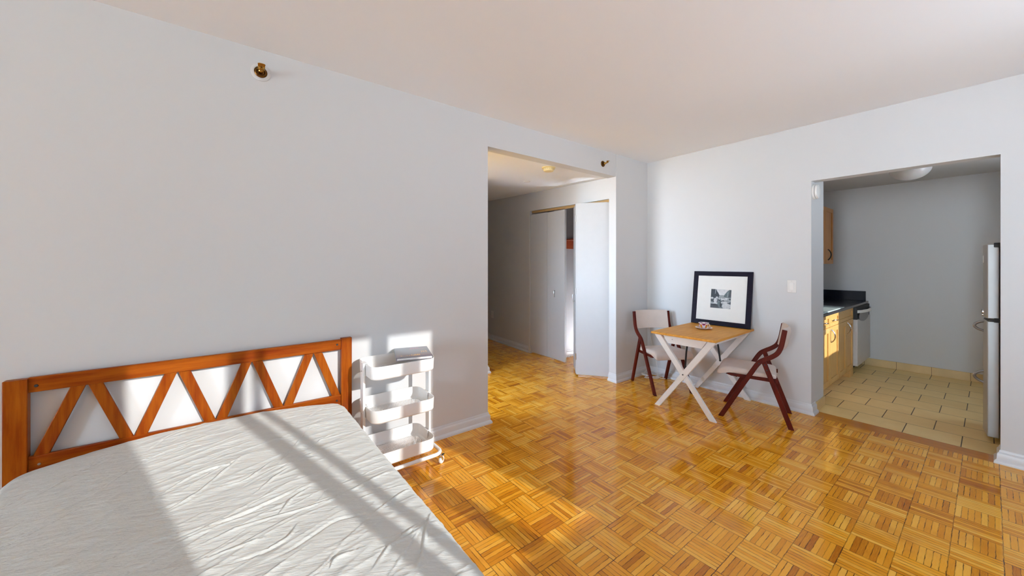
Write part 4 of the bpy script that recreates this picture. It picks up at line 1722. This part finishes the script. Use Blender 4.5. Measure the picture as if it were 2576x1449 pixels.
# black appliance with red lid
t = thing('countertop_appliance', 'black countertop appliance with a red lid at the back of the counter', 'appliance', (6.42, 1.505, 0.890))
b = bmesh.new()
lathe(b, [(0.10, 0.0), (0.125, 0.006), (0.125, 0.02), (0.108, 0.05), (0.105, 0.155), (0.108, 0.20)], (0, 0, 0), 2, 36)
obj('body', b, M_dark, t)
b = bmesh.new()
lathe(b, [(0.112, 0.200), (0.118, 0.206), (0.112, 0.222), (0.05, 0.232), (0.001, 0.233)], (0, 0, 0), 2, 36)
obj('lid', b, M_red, t)
for a in (-1.75, -2.35):
    b = bmesh.new()
    p = Vector((0.108 * cos(a), 0.108 * sin(a), 0.186))
    bar(b, p - Vector((0, 0, 0.010)), p + Vector((0, 0, 0.010)), 0.030, 0.006, Vector((-sin(a), cos(a), 0)))
    obj('button', b, M_plastic, t, 0.002)

# pale board with knobs on the counter
t = thing('enamel_board', 'pale glossy board with round knobs lying on the black countertop', 'board', (5.15, 1.22, 0.890))
b = bmesh.new()
box(b, 4.76, 5.70, 1.036, 1.40, 0.890, 0.903)
obj('plate', b, plain('pale aqua enamel', (0.50, 0.60, 0.60), 0.12, var=0.04), t, 0.004, world=True)
for x in (5.25, 5.45):
    b = bmesh.new()
    lathe(b, [(0.020, 0.0), (0.020, 0.016), (0.014, 0.020), (0.001, 0.020)], (x, 1.33, 0.903), 2, 20)
    obj('knob', b, M_plastic, t, world=True)

# fridge
t = thing('refrigerator', 'silver top freezer refrigerator just inside the kitchen opening', 'refrigerator', (4.99, -0.36, 0))
b = bmesh.new()
box(b, 4.742, 5.238, -0.76, -0.050, 0.03, 1.545)
obj('body', b, M_fridgeside, t, 0.006, world=True)
for x in (4.80, 5.18):
    for y in (-0.70, -0.10):
        b = bmesh.new()
        lathe(b, [(0.02, 0.0), (0.02, 0.032)], (x, y, 0.0), 2, 12)
        obj('foot', b, M_dark, t, world=True)


def fridge_door(z0, z1):
    b = bmesh.new()
    front = [(4.740 + 0.50 * k / 12, 0.012 + 0.022 * sin(pi * k / 12)) for k in range(13)]
    poly = [(4.740, -0.046)] + front + [(5.240, -0.046)]
    prism(b, poly, 2, z0, z1)
    return b


fd = obj('freezer_door', fridge_door(0.972, 1.555), M_fridge, t, 0.005, world=True)
dd = obj('door', fridge_door(0.045, 0.950), M_fridge, t, 0.005, world=True)
b = bmesh.new()
box(b, 4.75, 5.23, -0.044, 0.004, 0.952, 0.970)
obj('gasket', b, M_dark, t, world=True)
for z, h in ((1.530, 0.036), (0.944, 0.034)):
    b = bmesh.new()
    box(b, 4.730, 4.800, -0.110, -0.020, z, z + h)
    obj('hinge_cover', b, M_dark, t, 0.004, world=True)
for z0, z1 in ((0.855, 0.935), (0.435, 0.530)):
    h = obj('handle', bow_handle((4.900, 0.026, z0), (4.900, 0.026, z1), (0, 0.052, 0), 0.010), M_greysteel, dd)
    for v in h.data.vertices:
        v.co -= t.location
for k, (x, z, r) in enumerate(((4.925, 1.010, 0.024), (4.935, 0.985, 0.012))):
    b = bmesh.new()
    lathe(b, [(r, 0.0), (r, 0.010), (r * 0.7, 0.014), (0.001, 0.014)], (x, 0.0275, z), 1, 20)
    o = tag(obj('magnet', b, M_steel, None), ('larger round silver magnet above the fridge door handle', 'smaller round silver magnet at the fridge door seam')[k], 'magnet', 'round fridge magnets')
b = bmesh.new()
box(b, 4.900, 4.960, 0.0255, 0.034, 1.41, 1.47)
tag(obj('note_clip', b, M_plastic, None, 0.003), 'small white clip high on the freezer door', 'clip')

# kitchen ceiling lamp
t = thing('ceiling_lamp', 'frosted glass dome lamp on the kitchen ceiling', 'ceiling light', (5.92, 0.535, 2.470))
b = bmesh.new()
lathe(b, [(0.001, 0.0), (0.165, 0.0), (0.172, -0.010), (0.172, -0.026), (0.001, -0.026)], (0, 0, 0), 2, 48)
obj('base', b, plain('bronze ring', (0.30, 0.25, 0.20), 0.35, 0.6), t)
b = bmesh.new()
prof = [(0.164 * cos(a), -0.026 - 0.125 * sin(a)) for a in [radians(k * 9) for k in range(10)]]
lathe(b, prof + [(0.001, -0.151)], (0, 0, 0), 2, 48)
obj('glass_dome', b, M_lampglass, t)
